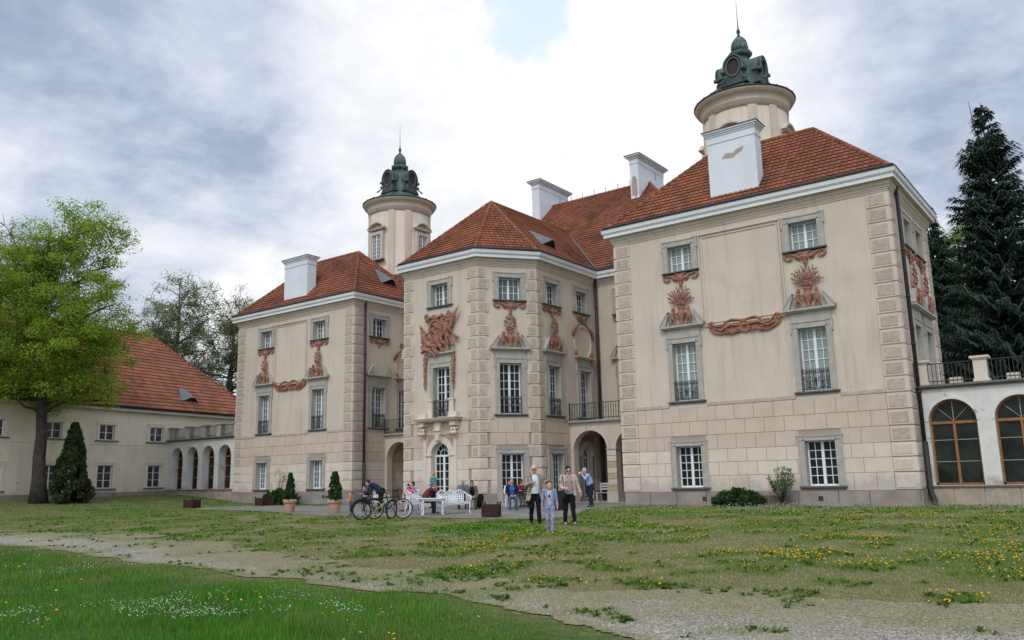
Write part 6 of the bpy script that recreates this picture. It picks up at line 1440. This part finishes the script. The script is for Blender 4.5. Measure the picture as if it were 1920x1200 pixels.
garden_seat('garden_bench','white three humped lattice bench behind the white table',(6.35,-8.0),aC+.55,1.25,3,G1,'bench')
T=thing('garden_table','low white oval garden table with curved legs in front of the bench','table',(6.0,-8.85,-.05),fa-PI/2+.15)
m=MB(); M0=m.M; m.M=Matrix.Diagonal((1.25,.8,1,1)); m.lathe([(.42,.60),(.46,.61),(.46,.635),(.42,.64)],28); m.build('tabletop',CAST,T)
m=MB(); m.M=Matrix.Diagonal((1.25,.8,1,1)); m.lathe([(.38,.53),(.39,.60),(.37,.60),(.36,.53)],24); m.build('apron',CAST,T)
for sx in (-1,1):
    for sy in (-1,1): m=MB(); cabriole(m,sx*.34,sy*.2,sx*.9,sy*.3,.56); m.build('leg',CAST,T)
m=MB(Matrix.Translation((5.9,-8.75,.59))); m.lathe([(.16,0),(.2,.012),(.19,.016)],16); o=m.build('tray',cm('dark_tray',(.03,.035,.05),.4),None); tag(o,'dark tray lying on the white garden table','tray')
def folding(label,loc,az,group='folding metal chairs'):
    T=thing('folding_chair',label,'chair',(*loc,0.0),az-PI/2,group); MT=cm('grey_metal',(.30,.31,.33),.4)
    for s_ in (-1,1):
        m=MB(); m.tube([(s_*.2,.24,.0),(s_*.2,-.12,.5),(s_*.2,-.24,.86)],.012,6); m.build('leg',MT,T); m=MB(); m.tube([(s_*.18,-.24,0),(s_*.18,.2,.45)],.012,6); m.build('leg',MT,T)
    m=MB(); [m.box(-.2,.2,-.16+.08*k,-.10+.08*k,.445,.46) for k in range(5)]; m.build('seat',cm('pale_slats',(.45,.45,.46)),T)
    m=MB(); [m.box(-.2,.2,-.22-.02*k,-.205-.02*k,.66+.09*k,.72+.09*k) for k in range(2)]; m.build('backrest',cm('pale_slats',(.45,.45,.46)),T); return T
for lab,loc,az in (('folding metal chair under the grey haired woman in the navy vest',(6.75,-4.8),aC+.1),('folding metal chair under the auburn haired woman',(5.95,-3.05),aR-.5),('folding metal chair under the man in the patterned jacket',(5.85,-2.2),aL-.7),
    ('folding metal chair left of the man drinking, a dark jacket hanging on it',(8.2,-2.5),aR),('folding metal chair hidden under the bald man',(3.7,-4.3),aC-.1),('folding metal chair under the black haired woman',(4.55,-4.75),aC+.15),
    ('folding metal chair behind the girl in pink',(1.75,-5.45),aC-.7),('folding metal chair under the man in the maroon sweater',(4.8,-8.2),aR+.25)):
    if 'maroon' in lab: continue
    folding(lab,loc,az)
m=MB(); m.cap((8.05,-2.55,.82),(8.05,-2.6,.35),.16,.2,12); m.cap((8.2,-2.45,.8),(8.22,-2.45,.25),.12,.14,12); o=m.build('hanging_jacket',BLACK); rm(o,.02,3); tag(o,'black jacket hanging on the folding chair behind the handbag woman','jacket')
def bistro(label,loc,r=.36,h=.74):
    T=thing('bistro_table',label,'table',(*loc,0.),.4,'round dark bistro tables'); m=MB(); m.lathe([(r-.02,h-.03),(r,h-.02),(r,h),(0.01,h+.002)],28); m.build('tabletop',cm('dark_tabletop',(.03,.03,.033),.4),T)
    for i in range(4): a=PI/4+i*PI/2; m=MB(); m.tube([(.26*math.cos(a),.26*math.sin(a),h-.03),(-.1*math.cos(a),-.1*math.sin(a),.3),(-.28*math.cos(a),-.28*math.sin(a),0)],.013,6); m.build('leg',cm('grey_metal',(.30,.31,.33),.4),T)
    return T
bistro('round dark bistro table between the seated women and the walking man',(6.75,-3.95),.40); bistro('small dark bistro table in front of the bald man',(4.3,-5.15),.30,.66)
m=MB(Matrix.Translation((6.6,-4.05,.745))); m.box(-.12,.1,-.07,.07,0,.03); m.xf(Matrix.Identity(4)); o=m.build('napkin_box',cm('white_cup',(.8,.8,.8),.4)); tag(o,'small white box of napkins lying on the bistro table','box')
m=MB(Matrix.Translation((4.25,-5.2,.662))); m.box(-.14,.12,-.1,.08,0,.012); o=m.build('menu_card',cm('white_cup',(.8,.8,.8),.4)); tag(o,'white menu card on the small bistro table','menu')
m=MB(); m.cap((4.35,-4.0,.2),(4.4,-3.95,.5),.19,.15,12); m.cap((4.5,-4.1,.16),(4.5,-4.1,.3),.13,.12,10); o=m.build('backpack',BLACK); rm(o,.02,3); tag(o,'black backpack standing against the plinth by the black haired woman','backpack')
# slatted bench under the porch arch
T=thing('slatted_bench','pale grey slatted bench under the porch arch behind the pier','bench',(6.2,4.3,.03),0); SL=cm('pale_paint',(.55,.56,.60))
m=MB(); [m.box(-.7,.7,.12+.02*k,.14+.02*k,.58+.13*k,.67+.13*k) for k in range(3)]; m.build('backrest',SL,T); m=MB(); [m.box(-.7,.7,-.36+.12*k,-.27+.12*k,.43,.455) for k in range(4)]; m.build('seat',SL,T)
for s_ in (-1,1):
    m=MB(); m.box(s_*.6-.03,s_*.6+.03,-.34,-.28,0,.43); m.build('leg',SL,T); m=MB(); m.box(s_*.6-.03,s_*.6+.03,.08,.14,0,.95); m.build('leg',SL,T)
# dark square planters
RUST=mat('rusty_steel',(.055,.022,.016),(.03,.016,.014),4,.85,streak=.4)
def planter(label,loc,w_=.6,h=.45,rot=.3):
    T=thing('square_planter',label,'planter',(loc[0],loc[1],zg(*loc)),rot,'rusty square planters'); a=w_/2; m=MB()
    for x0,x1,y0,y1 in ((-a,a,-a,-a+.02),(-a,a,a-.02,a),(-a,-a+.02,-a+.02,a-.02),(a-.02,a,-a+.02,a-.02)): m.box(x0,x1,y0,y1,.03,h)
    m.build('panels',RUST,T); m=MB(); m.box(-a+.02,a-.02,-a+.02,a-.02,.05,h-.1); m.build('soil',mat('dark_soil',(.02,.016,.012)),T)
    for sx in (-1,1):
        for sy in (-1,1): m=MB(); m.box(sx*a-.025,sx*a+.025,sy*a-.025,sy*a+.025,0,h+.03); m.ball((sx*a,sy*a,h+.06),.035,8,6); m.build('corner_post',RUST,T)
    return T
planter('rusty square planter on the grass in front of the low arcade',(-15.66,-5.44),.62,.46); planter('rusty square planter beside the dark shrub at the left pavilion',(-13.9,-1.9),.62,.46,.1)
planter('rusty square planter on the terrace edge left of the walking man',(9.41,-9.5),.56,.44,.5); planter('reddish square planter glimpsed between the girl and the woman in the blazer',(9.3,-5.3),.5,.45,.2)
# ================================================================ BICYCLES
TYRE=cm('tyre_rubber',(.02,.02,.02)); ALU=cm('pale_rim',(.55,.55,.55),.35); FRD=cm('bike_black_paint',(.02,.02,.022),.35); GRN=cm('bike_green_paint',(.30,.50,.07),.35)
def bicycle(label,loc,az,accent,rim,seat_box,steer=.5,lean=.09):
    T=thing('bicycle',label,'bicycle',(loc[0],loc[1],gnz(np.array(loc[0]),np.array(loc[1])).item()+.005),az,'parked bicycles'); T.rotation_euler=(lean,0,az); r=.34
    def wheel(x,st=0):
        Mw=Matrix.Translation((x,0,r))@Matrix.Rotation(st,4,'Z'); m=MB(Mw); n=40
        m.tube([(r*math.cos(2*PI*i/n),0,r*math.sin(2*PI*i/n)) for i in range(n+1)],.021,7); o=m.build('wheel',TYRE,T)
        m=MB(Mw); m.tube([((r-.035)*math.cos(2*PI*i/n),0,(r-.035)*math.sin(2*PI*i/n)) for i in range(n+1)],.02 if rim is ALU else .012,5); m.build('rim',rim,o)
        m=MB(Mw); m.tube([(0,-.04,0),(0,.04,0)],.025,8)
        for i in range(28): a=2*PI*i/28; m.tube([(0.02*math.cos(a+1),.02*(-1)**i,.02*math.sin(a+1)),((r-.035)*math.cos(a),0,(r-.035)*math.sin(a))],.0022,3)
        m.build('spokes',ALU,o); return o
    wheel(-.52); wheel(.55,steer)
    bb=(-.08,0,.29); st=(-.24,0,.80); ht=(.37,0,.80); hb=(.41,0,.66); rd=(-.52,0,.34); fd=(.55,0,.34)
    m=MB(); m.tube([bb,st],.018,8); m.tube([(-.22,0,.72),ht],.016,8); m.tube([hb,ht,(.35,0,.86)],.02,8)
    for s_ in (-1,1): m.tube([bb,(-.3,s_*.04,.31),(rd[0],s_*.06,rd[2])],.009,5); m.tube([(-.2,s_*.02,.68),(rd[0],s_*.06,rd[2])],.009,5)
    m.build('frame',FRD,T); m=MB(); m.tube([bb,hb],.021,8); m.build('down_tube',accent,T)
    m=MB(); c,s2=math.cos(steer),math.sin(steer)
    for s_ in (-1,1): m.tube([hb,(.44+s_*.05*-s2,s_*.055*c,.58),(fd[0]+s_*.055*-s2,s_*.055*c,fd[2])],.015,6)
    m.build('fork',ALU if rim is ALU else FRD,T)
    m=MB(); m.tube([(.35,0,.84),(.34,0,1.02)],.015,6); W_=.29; dx,dy=-s2,c
    m.tube([(.26-W_*dx,-W_*dy,1.0),(.38-.12*dx,-.12*dy,1.05),(.38+.12*dx,.12*dy,1.05),(.26+W_*dx,W_*dy,1.0)],.013,6)
    for s_ in (-1,1): m.tube([(.26+s_*W_*dx,s_*W_*dy,1.0),(.2+s_*(W_+.03)*dx,s_*(W_+.03)*dy,.99)],.019,6); m.tube([(.30+s_*.22*dx,s_*.22*dy,1.02),(.26+s_*.28*dx,s_*.28*dy,.95)],.006,4)
    m.build('handlebar',FRD,T)
    m=MB(); m.tube([st,(-.27,0,.92)],.014,6); m.tube([(-.45,0,.945),(-.34,0,.95),(-.22,0,.94),(-.12,0,.925)],[.075,.07,.035,.02],8,0,True,True,None,.5); m.build('saddle',FRD,T)
    m=MB(); m.M=Matrix.Translation(bb); m.tube([(.09*math.cos(2*PI*i/20),-.045,.09*math.sin(2*PI*i/20)) for i in range(21)],.007,4); m.tube([(0,-.07,0),(.06,-.08,-.16)],.011,5); m.tube([(0,.07,0),(-.06,.08,.16)],.011,5); m.box(.02,.1,-.17,-.08,-.175,-.155); m.box(-.1,-.02,.08,.17,.155,.175)
    m.tube([(0,-.045,.09),(-.44,-.045,.09)],.005,3); m.tube([(0,-.045,-.09),(-.44,-.045,.0)],.005,3); m.build('crankset',FRD,T)
    m=MB()
    for s_ in (-1,1): m.tube([(-.62+.0,s_*.06,.74),(-.24,s_*.05,.74)],.007,4); m.tube([(-.55,s_*.06,.74),(rd[0],s_*.07,.36)],.006,4)
    [m.box(-.62+.09*k,-.60+.09*k,-.06,.06,.735,.745) for k in range(5)]; m.build('rack',FRD,T)
    m=MB(); n=14; m.tube([(-.52+.385*math.cos(a),0,.34+.385*math.sin(a)) for a in [rad(35)+rad(150)*i/n for i in range(n+1)]],.026,6,0,True,True,None,.35); m.build('mudguard',FRD,T)
    m=MB(); m.tube([(-.2,-.04,.3),(-.16,-.22,.0)],.009,5); m.build('kickstand',FRD,T)
    return T
bicycle('black bicycle with a green down tube parked on the grass edge',(5.62,-11.45),aR+.18,GRN,FRD,0,.95,.06)
bicycle('black bicycle with pale wheel rims standing behind the green one',(5.62,-10.85),aR+.06,FRD,ALU,0,.25,-.05)
